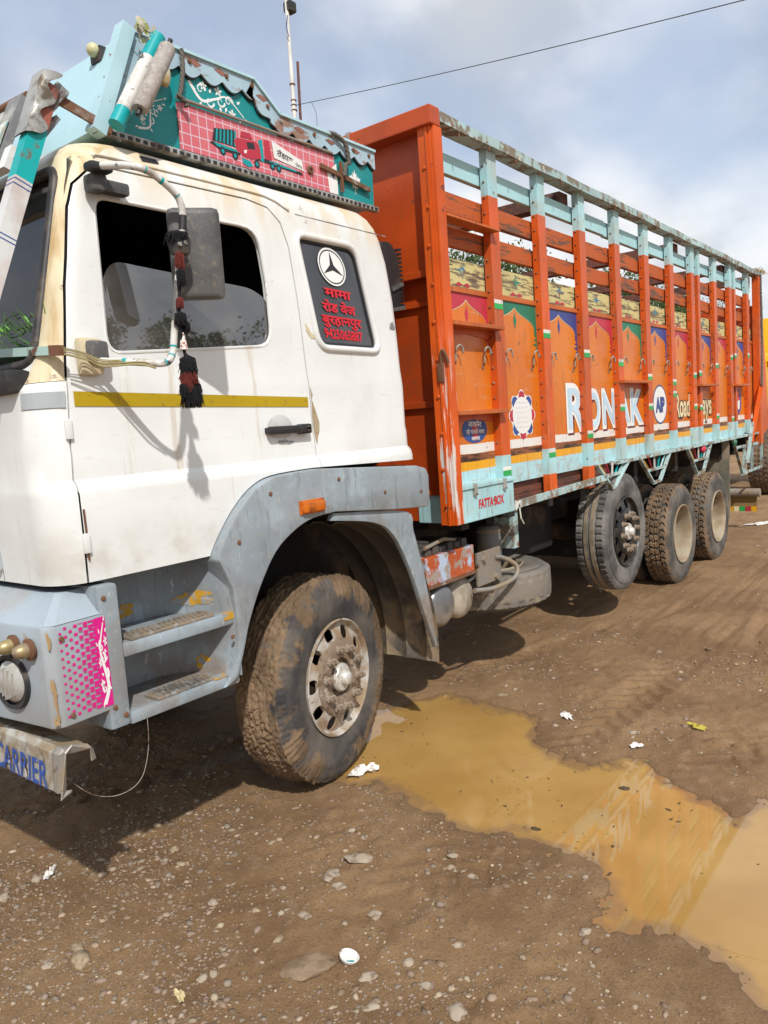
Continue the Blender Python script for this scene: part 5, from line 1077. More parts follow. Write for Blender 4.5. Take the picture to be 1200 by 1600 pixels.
# lettering painted on the sheets
YS = 0.0436
sh_ = [o for o in truck.children if o.name.startswith('side_sheet')][0]
LET = (('R', 5.47, .36, .345), ('O', 5.84, .29, .30), ('N', 6.155, .30, .30), ('A', 6.47, .34, .30), ('K', 6.80, .34, .305))
for ch, x, w, h in LET:
    side_text('lettering_shade', ch, x+0.018, 1.700, h, YS, 'maroon', sh_, 0.030, w)
    side_text('lettering_white', ch, x, 1.712, h, YS-0.0018, 'whitep', sh_, 0.026, w)
    side_text('lettering_blue', ch, x+0.032, 1.722, h*0.92, YS-0.0036, 'paleblue', sh_, 0.004, w-0.066)
lg = MB().flat(ellipse(7.61, 1.862, 0.205, 0.190), YS).build('round_sign', 'navy', sh_)
MB().flat(ellipse(7.61, 1.862, 0.188, 0.174), YS-0.0008).build('sign_face', 'whitep', lg)
side_text('lettering', 'AIP', 7.475, 1.795, 0.135, YS-0.0016, 'navy', lg, 0.012, 0.27)
for tx, x_, w_ in (('Road', 8.075, 0.475), ('w', 8.62, 0.33), ('ays', 9.02, 0.37)):
    side_text('lettering_shade', tx, x_-0.01, 1.722, 0.235, YS, 'darkp', sh_, 0.026, w_+0.03, 0.04); side_text('lettering_cream', tx, x_, 1.728, 0.230, YS-0.0018, 'creamp', sh_, 0.008, w_, 0.04)
lg = MB().flat(ellipse(10.62, 1.85, 0.16, 0.18), YS).build('round_sign', 'navy', sh_)
MB().flat(blob(10.63, 1.90, 0.09, 0.07, 5), YS-0.0008).build('sign_red_mark', 'c_red', lg); MB().flat(blob(10.64, 1.80, 0.08, 0.05, 6), YS-0.0010).build('sign_white_mark', 'whitep', lg)
lg = MB().flat(ellipse(4.13, 1.775, 0.148, 0.082, 40), YS).build('oval_sign', 'navy', sh_)
MB().flat(ellipse(4.135, 1.765, 0.036, 0.060), YS-0.0006).build('sign_red_mark', 'c_red', lg)
side_text('lettering', 'अजमेर', 4.05, 1.797, 0.036, YS-0.0012, 'whitep', lg, 0.0008, 0.16, 0, -0.05); side_text('lettering', 'रहे चलते साथ', 4.025, 1.752, 0.028, YS-0.0012, 'whitep', lg, 0.0006, 0.22, 0, -0.02); side_text('lettering', 'सलामत', 4.085, 1.712, 0.022, YS-0.0012, 'whitep', lg, 0.0006, 0.10)
fl = []; cx, cz = 4.765, 1.845
for q in range(64): a = 2*math.pi*q/64; r_ = 1.0+0.10*math.cos(8*a); fl.append((cx+0.175*r_*math.cos(a), cz+0.160*r_*math.sin(a)))
lg = MB().flat(fl, YS).build('flower_sign', 'whitep', sh_)
for q in range(8):
    a = 2*math.pi*q/8; P = [(cx+0.172*k*math.cos(a+d), cz+0.158*k*math.sin(a+d)) for k, d in ((.80, -.34), (1.0, -.2), (1.06, 0), (1.0, .2), (.80, .34))]; MB().flat(P, YS-0.0007).build('petal_mark', 'navy' if q % 2 else 'c_red', lg)
MB().flat(ellipse(cx, cz, 0.138, 0.125, 40), YS-0.0013).build('sign_face', 'whitep', lg)
mb = MB()
for r_ in range(6):
    for j in range(5):
        s_ = stroke([(cx-.085+j*.036+k*.006+0.004*math.sin(k*2+r_), cz+.085-r_*.033+.007*math.sin(k*2.3+j*1.7+r_)) for k in range(5)], .0016, YS-0.0019); mb.add(s_.v, s_.f)
setting(mb.build('faded_writing', 'grey_strip', lg), 'stuff')
# tool box, side rail, guards
fb = MB().box(3.835, 4.455, -0.030, 0.30, 1.228, 1.428, 0.006).build('tool_box', 'blue', truck)
MB().box(3.82, 4.47, -0.040, 0.10, 1.428, 1.452, 0.004).build('box_lid_edge', 'blue', fb)
side_text('lettering', 'FATTA BOX', 4.005, 1.300, 0.055, -0.0325, 'red', fb, 0.0025, 0.31, 0.05)
for x in (3.945, 4.305):
    hg = MB().box(x, x+0.035, -0.046, -0.030, 1.385, 1.455, 0.003).build('box_hasp', 'tin', fb); MB().tube([(x+0.005, -0.047, 1.392), (x+0.03, -0.047, 1.392)], 0.006, 6).build('hasp_pin', 'rust', hg)
MB().beam((4.455, -0.020, 1.262), (6.06, -0.020, 1.300), 0.016, 0.050).build('side_rail', 'blue_rail', truck)
mb = MB()
for k in range(6): mb.tube(smooth_path([(4.47, -0.03, 1.29-0.012*k), (4.50, -0.036, 1.275), (4.53, -0.03, 1.285-0.010*k), (4.50, -0.004, 1.27), (4.47, -0.03, 1.285-.01*k)], 4), 0.006, 6)
mb.tube([(4.51, -0.035, 1.24), (4.515, -0.04, 1.17), (4.55, -0.04, 1.13)], 0.005, 6)
tag(mb.build('cloth_tie', paint('dirty_white_cloth', (0.55, 0.54, 0.50), 0.9)), 'dirty white cloth tied round the rail end beside the blue tool box', 'cloth')
for z0 in (1.262, 1.310, 1.358): MB().box(4.47, 6.30, 0.075, 0.10, z0, z0+0.045, 0.003).build('sill_board', 'wood_brown', truck)
MB().box(3.87, 11.42, 0.11, W2-0.11, 1.36, 1.44).build('body_floor', 'wood_brown', truck)
mb = MB()
for x in np.arange(4.0, 11.3, 0.6): mb.box(x, x+0.09, 0.10, W2-0.10, 1.16, 1.36)
mb.build('floor_bearer', 'chassis', truck)
mb = MB(); mb.box(6.28, 11.42, -0.03, 0.044, 1.385, 1.412); mb.build('lower_edge', 'blue_rail', truck)
def vguard(x0, x1, x2, x3, ztop, zbot, bars=True):
    """trapezoid of flat bar hanging from the body edge"""
    g = MB().beam((x0, -0.015, ztop), (x1, -0.015, zbot), 0.014, 0.034, (0, 1, 0)).build('wheel_guard_bracket', 'blue_rail', truck)
    MB().beam((x3, -0.015, ztop), (x2, -0.015, zbot), 0.014, 0.034, (0, 1, 0)).build('bracket_bar', 'blue_rail', g); MB().beam((x1-0.01, -0.017, zbot), (x2+0.01, -0.017, zbot+0.004), 0.014, 0.030).build('bracket_bar', 'blue_rail', g)
    MB().beam((x0+(x1-x0)*.5, -0.012, (ztop+zbot)/2), (x3+(x2-x3)*.5, -0.012, (ztop+zbot)/2+0.004), 0.012, 0.026).build('bracket_bar', 'blue_rail', g)
    if bars:
        for k in range(5):
            xx = x0+(x3-x0)*(0.12+0.19*k); MB().beam((xx, -0.004, ztop-0.005), (xx+((x1+x2)/2-xx)*.45, -0.004, (ztop+zbot)/2+0.01), 0.008, 0.014, (0, 1, 0)).build('painted_rod', ('yellow', 'c_red', 'wsticker', 'cyan', 'blue')[k % 5], g)
vguard(5.86, 6.16, 6.22, 6.58, 1.41, 1.20); vguard(6.84, 7.17, 7.36, 7.66, 1.385, 1.14); vguard(8.24, 8.56, 8.80, 9.10, 1.385, 1.10)
g = MB().beam((10.08, -0.015, 1.385), (10.52, -0.015, 0.92), 0.014, 0.034, (0, 1, 0)).build('rear_side_guard', 'blue_rail', truck)
for a, b in (((10.50, 0.92), (11.62, 0.93)), ((10.2, 1.27), (11.66, 1.26)), ((10.66, 1.28), (10.62, 0.93)), ((11.06, 1.28), (11.06, 0.93)), ((11.62, 1.30), (11.62, 0.93))): MB().beam((a[0], -0.012, a[1]), (b[0], -0.012, b[1]), 0.014, 0.034, (0, 1, 0) if a[0] > b[0]-0.2 and abs(a[1]-b[1]) > .1 else (0, 0, 1)).build('guard_bar', 'blue_rail', g)
MB().beam((10.80, -0.06, 1.30), (11.40, -0.075, 2.05), 0.02, 0.05, (0, 1, 0)).build('prop_bar', 'orange', truck)
MB().beam((10.62, -0.055, 1.05), (10.86, -0.07, 1.56), 0.02, 0.04, (0, 1, 0)).build('prop_bar', 'blue_rail', truck)
for x, m in ((8.82, 'c_red'), (10.16, 'c_green')): MB().ball((x, -0.01, 1.345), 0.055, 12, (1.1, 0.6, 0.8)).build('side_lamp', m, truck, 60)
MB().box(10.03, 10.05, 0.02, 0.66, 0.42, 1.36).build('mud_flap', paint('dusty_green_flap', (0.15, 0.145, 0.11), 0.8, [(DUST, 3, 0.5, 0.12, {})]), truck)
MB().box(10.6, 11.2, 0.35, 0.9, 0.78, 1.2).build('rear_box', 'chassis', truck)
ub = MB().tube([(11.70, 0.03, 0.55), (11.70, W2-0.03, 0.55)], 0.06, 14).build('rear_pipe', 'steel', truck, 50)
pl_ = MB().box(11.72, 11.74, 0.08, 0.62, 0.28, 0.50).build('number_board', paint('ochre_board', (0.22, 0.14, 0.05), 0.7), truck)
for k in range(7): MB().box(11.7165, 11.7195, 0.085+k*0.077, 0.085+k*0.077+0.07, 0.28, 0.35).build('painted_square', ('yellow', 'c_red', 'gsticker', 'creamp', 'yellow', 'gsticker', 'c_red')[k], pl_)
# running gear between cab and rear axles
bb = MB().box(3.60, 4.13, 0.10, 0.50, 0.885, 1.055, 0.008).build('battery_box', paint('flaking_orange_box', (0.44, 0.085, 0.02), 0.55, [((0.40, 0.48, 0.62), 7, 0.52, 0.03, dict(stretch=(1, 1, 0.6))), ((0.30, 0.26, 0.22), 12, 0.58, 0.05, {})]), truck)
mb = MB()
for k in range(6): mb.box(3.64+k*0.08, 3.70+k*0.08, 0.13, 0.45, 1.056, 1.092+0.01*(k % 2), 0.006)
mb.build('battery_cells', 'liner', bb)
MB().tube([(3.62, 0.12, 1.11), (3.85, 0.14, 1.13), (4.12, 0.20, 1.08)], 0.012, 8).build('battery_clamp', 'steel', bb, 60)
MB().box(3.59, 4.15, 0.095, 0.50, 0.868, 0.886).build('box_rim', 'rust', bb)
for x, y, m, zt_ in ((3.785, 0.135, 'tank_black', 0.735), (4.06, 0.17, 'tank_tan', 0.72)):
    M['tank_tan'] = M.get('tank_tan') or paint('dusty_tan_tank', (0.42, 0.37, 0.30), 0.7, [((0.24, 0.20, 0.15), 6, 0.52, 0.10, {})]); M['tank_black'] = M.get('tank_black') or paint('grey_tank', (0.13, 0.13, 0.135), 0.3, [((0.36, 0.31, 0.24), 6, 0.48, 0.12, dict(z=(0.80, 0.62), rough=.9))], metal=.3); tk = MB().lathe([(0.0005, -0.045), (0.06, -0.040), (0.105, -0.022), (0.128, 0.0), (0.135, 0.02), (0.135, 0.22), (0.10, 0.26), (0.0005, 0.27)], 36, (x, y, zt_), 'y').build('air_tank', m, truck, 45)
MB().tube(smooth_path([(3.66, 0.28, 0.72), (3.70, 0.28, 0.62), (3.80, 0.28, 0.582), (3.90, 0.28, 0.62), (3.94, 0.28, 0.72)], 5), 0.010, 6).build('tank_strap', 'steel', truck)
cn = MB().lathe([(0.0005, 0.0), (0.085, 0.0), (0.088, 0.20), (0.075, 0.225), (0.06, 0.235), (0.0005, 0.236)], 28, (4.66, 0.30, 0.86), 'z').build('filter_canister', paint('grey_canister', (0.16, 0.155, 0.15), 0.55, [(DUST, 4, 0.5, 0.12, {})]), truck, 45)
MB().lathe([(0.090, 0.19), (0.092, 0.20), (0.090, 0.21)], 28, (4.66, 0.30, 0.86), 'z').build('canister_band', 'steel', cn, 45)
br = MB().box(4.20, 4.50, 0.12, 0.14, 0.76, 0.98, 0.004).build('carrier_plate', 'steel', truck)
for dx in (0.05, 0.2): MB().lathe([(0.0005, -0.02), (0.02, -0.02), (0.022, 0)], 8, (4.22+dx, 0.12, 0.93-0.14*(dx > .1))).build('plate_bolt', 'steel', br)
MB().tube(smooth_path([(4.08, 0.08, 0.765), (4.30, 0.06, 0.74), (4.55, 0.05, 0.76), (4.60, 0.06, 0.83), (4.50, 0.10, 0.90), (4.42, 0.12, 0.92)], 6), 0.016, 10).build('carrier_handle', 'steel', truck, 60)
MB().box(4.9, 6.0, 0.45, 0.72, 0.72, 1.2, 0.04).build('fuel_tank', 'chassis', truck, 40)
MB().box(4.75, 4.82, 0.15, 0.30, 0.92, 1.24).build('side_strut', 'blue_rail', truck)
MB().box(6.9, 7.5, 0.5, W2-0.5, 0.45, 1.0).build('gearbox_housing', 'chassis', truck)

# ------------------------------------------------------------------ things hung on the truck
def tassel():
    root = thing('tassel', 'black and dark red woollen tassel hanging along the mirror arm', 'tassel', (1.75, -0.215, 1.99))
    mb = MB(); ps = [Vector(p) for p in ((1.785, -0.218, 2.47), (1.768, -0.222, 2.38), (1.754, -0.222, 2.29), (1.752, -0.222, 2.20), (1.765, -0.222, 2.10))]
    mb.tube(smooth_path(ps, 4), 0.006, 6).build('cord', 'yarn_black', root)
    def pom(c, r, h, n, mat, seed):
        rr = random.Random(seed); mb = MB(); c = Vector(c)
        for _ in range(n*4):
            a = rr.uniform(0, 6.28); e = rr.uniform(0.05, 1.0)**.6; d = Vector((math.cos(a)*e, math.sin(a)*e, 0)); top = c+Vector((0, 0, h*0.5*rr.uniform(.7, 1))); mid = c+d*r*rr.uniform(.8, 1.05)+Vector((0, 0, h*rr.uniform(-.1, .25))); end = c+d*r*rr.uniform(.6, 1.35)+Vector((0, 0, -h*rr.uniform(.25, .75)))
            mb.tube([top, mid, end], [0.0012, 0.0019, 0.0009], 3)
        return mb.build('yarn_tuft', mat, root)
    for c, r, h, n, m, q in (((1.790, -0.205, 2.545), .040, .045, 90, 'yarn_black', 1), ((1.766, -0.235, 2.462), .016, .055, 50, 'yarn_red', 2), ((1.762, -0.237, 2.405), .015, .055, 60, 'yarn_black', 3), ((1.752, -0.230, 2.315), .013, .035, 40, 'yarn_red', 4), ((1.752, -0.228, 2.262), .022, .045, 80, 'yarn_black', 5), ((1.775, -0.222, 2.235), .016, .04, 40, 'yarn_black', 6), ((1.768, -0.222, 2.105), .030, .065, 110, 'yarn_black', 7), ((1.765, -0.224, 2.060), .030, .045, 100, 'yarn_red', 8), ((1.752, -0.230, 2.03), .020, .05, 60, 'yarn_red', 10), ((1.772, -0.224, 2.000), .036, .075, 150, 'yarn_black', 9), ((1.745, -0.226, 2.015), .022, .055, 70, 'yarn_black', 11), ((1.792, -0.226, 2.020), .018, .05, 60, 'yarn_black', 12)): pom(c, r, h, n, m, q)
    MB().lathe([(0.004, 0.025), (0.010, 0.0), (0.015, -0.035)], 12, (1.758, -0.222, 2.185), 'z').build('beaded_bell', paint('red_dotted_bell', (0.62, 0.60, 0.56), 0.6, [((0.30, 0.02, 0.02), 90, 0.55, 0.03, {})]), root, 60)
tassel()
fo = thing('grass_ornament', 'bright green plastic grass ornament on the dashboard behind the windscreen', 'ornament', (1.60, 0.42, 2.10)); mb = MB(); r_ = random.Random(3)
for k in range(260):
    c_ = Vector((1.515+r_.uniform(-.03, .05), 0.19+r_.uniform(0, .46), 2.095)); a_ = r_.uniform(0, 6.28); L_ = r_.uniform(.12, .26); q1 = c_+Vector((math.cos(a_)*.03, math.sin(a_)*.04, L_*.7)); q2 = c_+Vector((math.cos(a_)*.09, math.sin(a_)*.11, L_))
    mb.tube([c_, q1, q2], [.004, .0045, .001], 3)
mb.build('blades', paint('green_plastic_grass', (0.18, 0.42, 0.08), 0.5, bump=0), fo)
def rope(name, path, r, label):
    pts = smooth_path(path, 8); mb = MB()
    for s in (0, 1, 2):
        P = []; L = 0
        for i, p in enumerate(pts):
            if i: L += (pts[i]-pts[i-1]).length
            a = L*2*math.pi/(r*7)+s*2.1; P.append(p+Vector((math.cos(a)*r*.5, math.sin(a)*r*.5, math.cos(a)*r*.2)))
        mb.tube(P, r*0.62, 6)
    return tag(mb.build(name, 'rope', None, 60), label, 'rope')
rope('rope', [(2.205, 0.175, 3.432), (2.200, 0.172, 3.35), (2.178, 0.170, 3.26), (2.165, 0.168, 3.235), (2.20, 0.165, 3.215), (2.195, 0.165, 3.20)], 0.010, 'grey twisted rope hanging beside the pink poster over the front of the cab')
rope('rope', [(3.11, 0.22, 3.335), (3.13, 0.172, 3.325), (3.20, 0.165, 3.30), (3.225, 0.165, 3.26), (3.235, 0.168, 3.20), (3.21, 0.168, 3.19), (3.195, 0.170, 3.13)], 0.011, 'dark rope knotted over the roof box near the painted maple leaf')
rope('rope', [(11.50, -0.06, 3.50), (11.47, -0.07, 3.2), (11.44, -0.08, 2.6), (11.40, -0.08, 2.2), (11.36, -0.085, 2.02)], 0.014, 'long dark rope hanging down the rear corner post of the orange body')
mb = MB(); rr = random.Random(5)
for _ in range(120):
    a, e = rr.uniform(0, 6.28), rr.uniform(.1, .9); c = Vector((11.46+rr.uniform(-.12, .12), 0.0+rr.uniform(-.05, .05), 3.535)); mb.tube([c, c+Vector((math.cos(a)*.07, math.sin(a)*.05, .05*e)), c+Vector((math.cos(a)*.16, math.sin(a)*.1, .06*e-.05))], 0.003, 3)
tag(mb.build('dry_grass_tuft', 'straw'), 'tuft of dry grass caught on top of the rear corner post', 'grass')

# ------------------------------------------------------------------ gravel and stones
def rock_template(seed):
    bm = bmesh.new(); bmesh.ops.create_icosphere(bm, subdivisions=1, radius=1.0); r_ = random.Random(seed)
    for v in bm.verts: v.co *= r_.uniform(0.72, 1.12)
    bm.verts.index_update(); V = np.array([v.co[:] for v in bm.verts]); F = np.array([[q.index for q in f.verts] for f in bm.faces]); bm.free(); return V, F
TPL = [rock_template(s) for s in range(10)]
t = NT('pebble_stone'); tint = t.attr('tint')[0]; n = t.noise(40, 5, 0.6)
col = t.mix(t.math('MULTIPLY', t.step(n, 0.4, 0.7), 0.45), tint, (0.15, 0.10, 0.062)); t.bump(t.noise(90, 4), 0.4, 0.003); M['pebble'] = t.done(col, 0.8, 0, 0.3)
TINTS = np.array([(0.31, 0.225, 0.16), (0.36, 0.27, 0.20), (0.27, 0.195, 0.14), (0.30, 0.245, 0.19), (0.24, 0.165, 0.11), (0.40, 0.32, 0.22), (0.29, 0.22, 0.17), (0.22, 0.155, 0.105)])
def pebbles(name, X, Y, S):
    vs_, fs_, tn = [], [], []; k = 0; Z = ground_h(X, Y)
    for x, y, z, s in zip(X, Y, Z, S):
        V, F = TPL[rng.integers(10)]; a = rng.uniform(0, 6.28); ca, sa = math.cos(a), math.sin(a)
        sc = s*np.array([rng.uniform(.8, 1.35), rng.uniform(.65, 1.0), rng.uniform(.35, .62)]); P = V*sc; P = np.stack([P[:, 0]*ca-P[:, 1]*sa, P[:, 0]*sa+P[:, 1]*ca, P[:, 2]], -1)+(x, y, z+sc[2]*rng.uniform(-.55, .25))
        vs_.append(P); fs_.append(F+k); k += len(V); c = TINTS[rng.integers(len(TINTS))]*rng.uniform(.62, 1.12); tn.append(np.tile(np.append(c, 1), (len(V), 1)))
    me = bpy.data.meshes.new(name); me.from_pydata(np.concatenate(vs_).tolist(), [], np.concatenate(fs_).tolist()); me.materials.append(M['pebble'])
    at = me.attributes.new('tint', 'FLOAT_COLOR', 'POINT'); at.data.foreach_set('color', np.concatenate(tn).reshape(-1).astype(np.float32)); me.polygons.foreach_set('use_smooth', [True]*len(me.polygons)); return me
N = 120000; X = rng.uniform(0.8, 6.5, N); Y = rng.uniform(-2.3, 2.2, N)
den = np.clip((fbm(X*1.9+9, Y*1.9, 4)-0.42)*5, 0.04, 1); left = np.clip(1.15-(X-1.0)*0.33-np.clip(-Y-0.6, 0, 2)*0.35, 0.12, 1)
keep = (rng.random(N) < den*np.maximum(left, 0.28)) & (poly_sd(X, Y, PUDDLE) > 0.06); X, Y = X[keep], Y[keep]; S = np.clip(0.0033*np.exp(rng.normal(0.30, 0.65, len(X))), 0.0024, 0.022)
o = setting(link('gravel', pebbles('gravel', X, Y, S)), 'stuff'); tag(o, 'small tan and grey gravel scattered over the brown mud', 'gravel')
X2 = rng.uniform(5, 18, 2500); Y2 = rng.uniform(-5, 2.4, 2500); S2 = np.clip(0.007*np.exp(rng.normal(0.3, 0.6, 2500)), 0.005, 0.035)
o = setting(link('gravel', pebbles('gravel', X2, Y2, S2)), 'stuff'); tag(o, 'sparse gravel on the mud beside the rear wheels', 'gravel')
def rock(name, x, y, s, col, label, group=None, sq=(1.2, .9, .5), seed=0, sink=0.1):
    bm = bmesh.new(); bmesh.ops.create_icosphere(bm, subdivisions=3, radius=1.0); r_ = seed*7.7
    for v in bm.verts: v.co *= 1+0.42*mnoise.noise(v.co*1.3+Vector((r_, 0, 0)))+0.22*mnoise.noise(v.co*3.1+Vector((r_, 2, 0)))+0.08*mnoise.noise(v.co*7+Vector((r_, 2, 5)))
    for v in bm.verts: v.co = Vector((v.co.x*s*sq[0], v.co.y*s*sq[1], v.co.z*s*sq[2]))
    bm.verts.index_update(); mb = MB().bm(bm); mb.v = [tuple(p) for p in mb.v]
    o = mb.build(name, col, None, 60, (x, y, float(ground_h(x, y))+s*sq[2]*(0.22-sink))); o.rotation_euler.z = seed*1.3
    return tag(o, label, 'stone', group)
M['stone_tan'] = paint('tan_stone', (0.34, 0.265, 0.17), 0.85, [((0.17, 0.115, 0.075), 20, 0.54, 0.1, {})], bump=0.7, bscale=50)
M['stone_grey'] = paint('pale_grey_stone', (0.34, 0.28, 0.21), 0.85, [((0.18, 0.125, 0.085), 25, 0.54, 0.1, {})], bump=0.7, bscale=50)
M['stone_mud'] = paint('mud_caked_stone', (0.27, 0.19, 0.12), 0.9, [((0.17, 0.115, 0.07), 14, 0.5, 0.1, {})], bump=0.9, bscale=30)
rock('stone', 1.28, 0.08, 0.036, 'stone_tan', 'rounded tan stone standing out of the gravel in front of the truck', seed=1)
rock('stone', 1.69, -0.65, 0.075, 'stone_mud', 'broad mud caked stone lying beside the white crumpled cup', sq=(1.15, .75, .17), seed=2)
rock('stone', 1.80, -1.18, 0.032, 'stone_grey', 'grey stone half sunk in the mud at the puddle side of the white cup', seed=3)
rock('stone', 2.29, -0.38, 0.040, 'stone_grey', 'pale cracked stone in a small cluster between front wheel and puddle', sq=(1.3, .9, .3), seed=4)
rock('stone', 2.14, -0.36, 0.036, 'stone_grey', 'flat pale stone broken flush with the mud below the front wheel', sq=(1.2, 1, .25), seed=5)
rock('stone', 2.09, -0.44, 0.026, 'stone_grey', 'small pale stone touching the flat one below the front wheel', sq=(1.1, .9, .4), seed=6)
k = 0
for _ in range(200):
    x, y = random.uniform(1.0, 4.6), random.uniform(-1.7, 1.1)
    if float(poly_sd(np.array([x]), np.array([y]), PUDDLE)[0]) < 0.1 or random.random() > max(0.15, 1.2-(x-1)*.4): continue
    rock('stone', x, y, random.uniform(0.014, 0.027), random.choice(['stone_tan', 'stone_grey', 'stone_grey']), 'loose pale stone lying among the gravel of the muddy yard', 'loose stones in the gravel', (random.uniform(1, 1.4), random.uniform(.7, 1), random.uniform(.35, .55)), 10+k); k += 1
    if k >= 48: break
# crumbs of mud and straw floating on the puddle
nf = 2600; FX = rng.uniform(2.4, 4.3, nf); FY = rng.uniform(-2.3, 0.9, nf); FH = ground_h(FX, FY); FD = fbm(FX*3+2, FY*3, 3); ok = (FH < -0.001) & ((FH > -0.016) | (FD > 0.62)) & (rng.random(nf) < 0.55); mb = MB()
for x, y in zip(FX[ok], FY[ok]):
    V, F = TPL[rng.integers(10)]; s_ = 0.0022*math.exp(rng.normal(0, .6)); a = rng.uniform(0, 6.28); e = rng.uniform(1, 2.6); mb.add([(x+s_*(p[0]*e*math.cos(a)-p[1]*math.sin(a)), y+s_*(p[0]*e*math.sin(a)+p[1]*math.cos(a)), 0.0005+s_*p[2]*.5) for p in V], [tuple(int(i) for i in f) for f in F])
o = setting(mb.build('floating_debris', paint('dark_wet_crumb', (0.07, 0.042, 0.02), 0.7, bump=0)), 'stuff'); tag(o, 'dark crumbs of mud and straw floating on the puddle', 'debris')
# litter
def scrap(name, x, y, w, h, mat, label, seed, lift=0.010):
    r_ = random.Random(seed); n = 9; mb = MB(); ph = [r_.uniform(0, 6) for _ in range(4)]; rag = blob(0, 0, 1, 1, seed, 40, 0.4)
    for i in range(n):
        for j in range(n):
            u, v = -1+2*i/(n-1), -1+2*j/(n-1); a = math.atan2(v, u); m = max(abs(u), abs(v)); q = rag[int((a % (2*math.pi))/(2*math.pi)*40) % 40]; px, py = q[0]*m*w, q[1]*m*h
            z = lift*(0.6+math.sin(5*u+ph[0])*.5+math.sin(7*v+ph[1])*.5+0.4*r_.uniform(-1, 1))+0.004; mb.v.append((px, py, max(z, 0.001)))
    mb.f = [(i*n+j, (i+1)*n+j, (i+1)*n+j+1, i*n+j+1) for i in range(n-1) for j in range(n-1)]
    o = mb.build(name, mat, None, None, (x, y, max(float(ground_h(x, y)), 0.0)+0.002)); o.rotation_euler.z = r_.uniform(0, 3); return tag(o, label, 'litter')
M['plastic'] = paint('white_plastic', (0.70, 0.68, 0.64), 0.35, [(MUD, 20, 0.56, 0.05, {})])
scrap('plastic_scrap', 2.975, 0.155, 0.075, 0.055, 'plastic', 'crumpled white plastic scrap at the puddle edge against the front tyre', 4, 0.016)
scrap('plastic_scrap', 4.14, -0.48, 0.055, 0.030, 'plastic', 'torn white wrapper on the mud behind the puddle', 5)
scrap('plastic_scrap', 3.93, -0.98, 0.035, 0.028, 'plastic', 'small white wrapper beside pale stones at the puddle bend', 6)
scrap('plastic_scrap', 1.50, 0.69, 0.045, 0.018, 'plastic', 'thin white plastic strip lying in the gravel before the bumper', 7)
scrap('paper_scrap', 1.35, -0.40, 0.030, 0.018, paint('yellowed_paper', (0.55, 0.46, 0.26), 0.7), 'yellowed torn paper scrap in the gravel', 8)
scrap('leaf_scrap', 4.28, -1.20, 0.05, 0.03, paint('yellow_peel', (0.45, 0.36, 0.06), 0.7), 'yellow peel lying on the mud beyond the puddle', 9)
scrap('plastic_scrap', 12.3, 0.15, 0.28, 0.10, 'plastic', 'whitish wet patch of plastic behind the rear wheels', 12, 0.008)
cup = thing('paper_cup', 'crushed white paper cup with a teal print beside the mud caked stone', 'cup', (1.79, -0.745, float(ground_h(1.79, -0.745))+0.006))
c1 = bpy.data.objects.new('cup_wall', MB().lathe([(0.0005, 0.0), (0.026, 0.001), (0.033, 0.008), (0.036, 0.018), (0.034, 0.019), (0.030, 0.010), (0.0005, 0.004)], 24, (0, 0, 0), 'z').mesh('cup_wall', 'plastic', 50)); COL.objects.link(c1); c1.parent = cup; c1.rotation_euler = (0.25, 0.2, 0)
c2 = bpy.data.objects.new('print', MB().add([(-0.03, -0.012, 0.0145), (0.002, -0.026, 0.0115), (0.004, -0.018, 0.0105), (-0.028, -0.004, 0.0135)], [(0, 1, 2, 3)]).mesh('print', 'cyan')); COL.objects.link(c2); c2.parent = cup; c2.rotation_euler = (0.25, 0.2, 0)

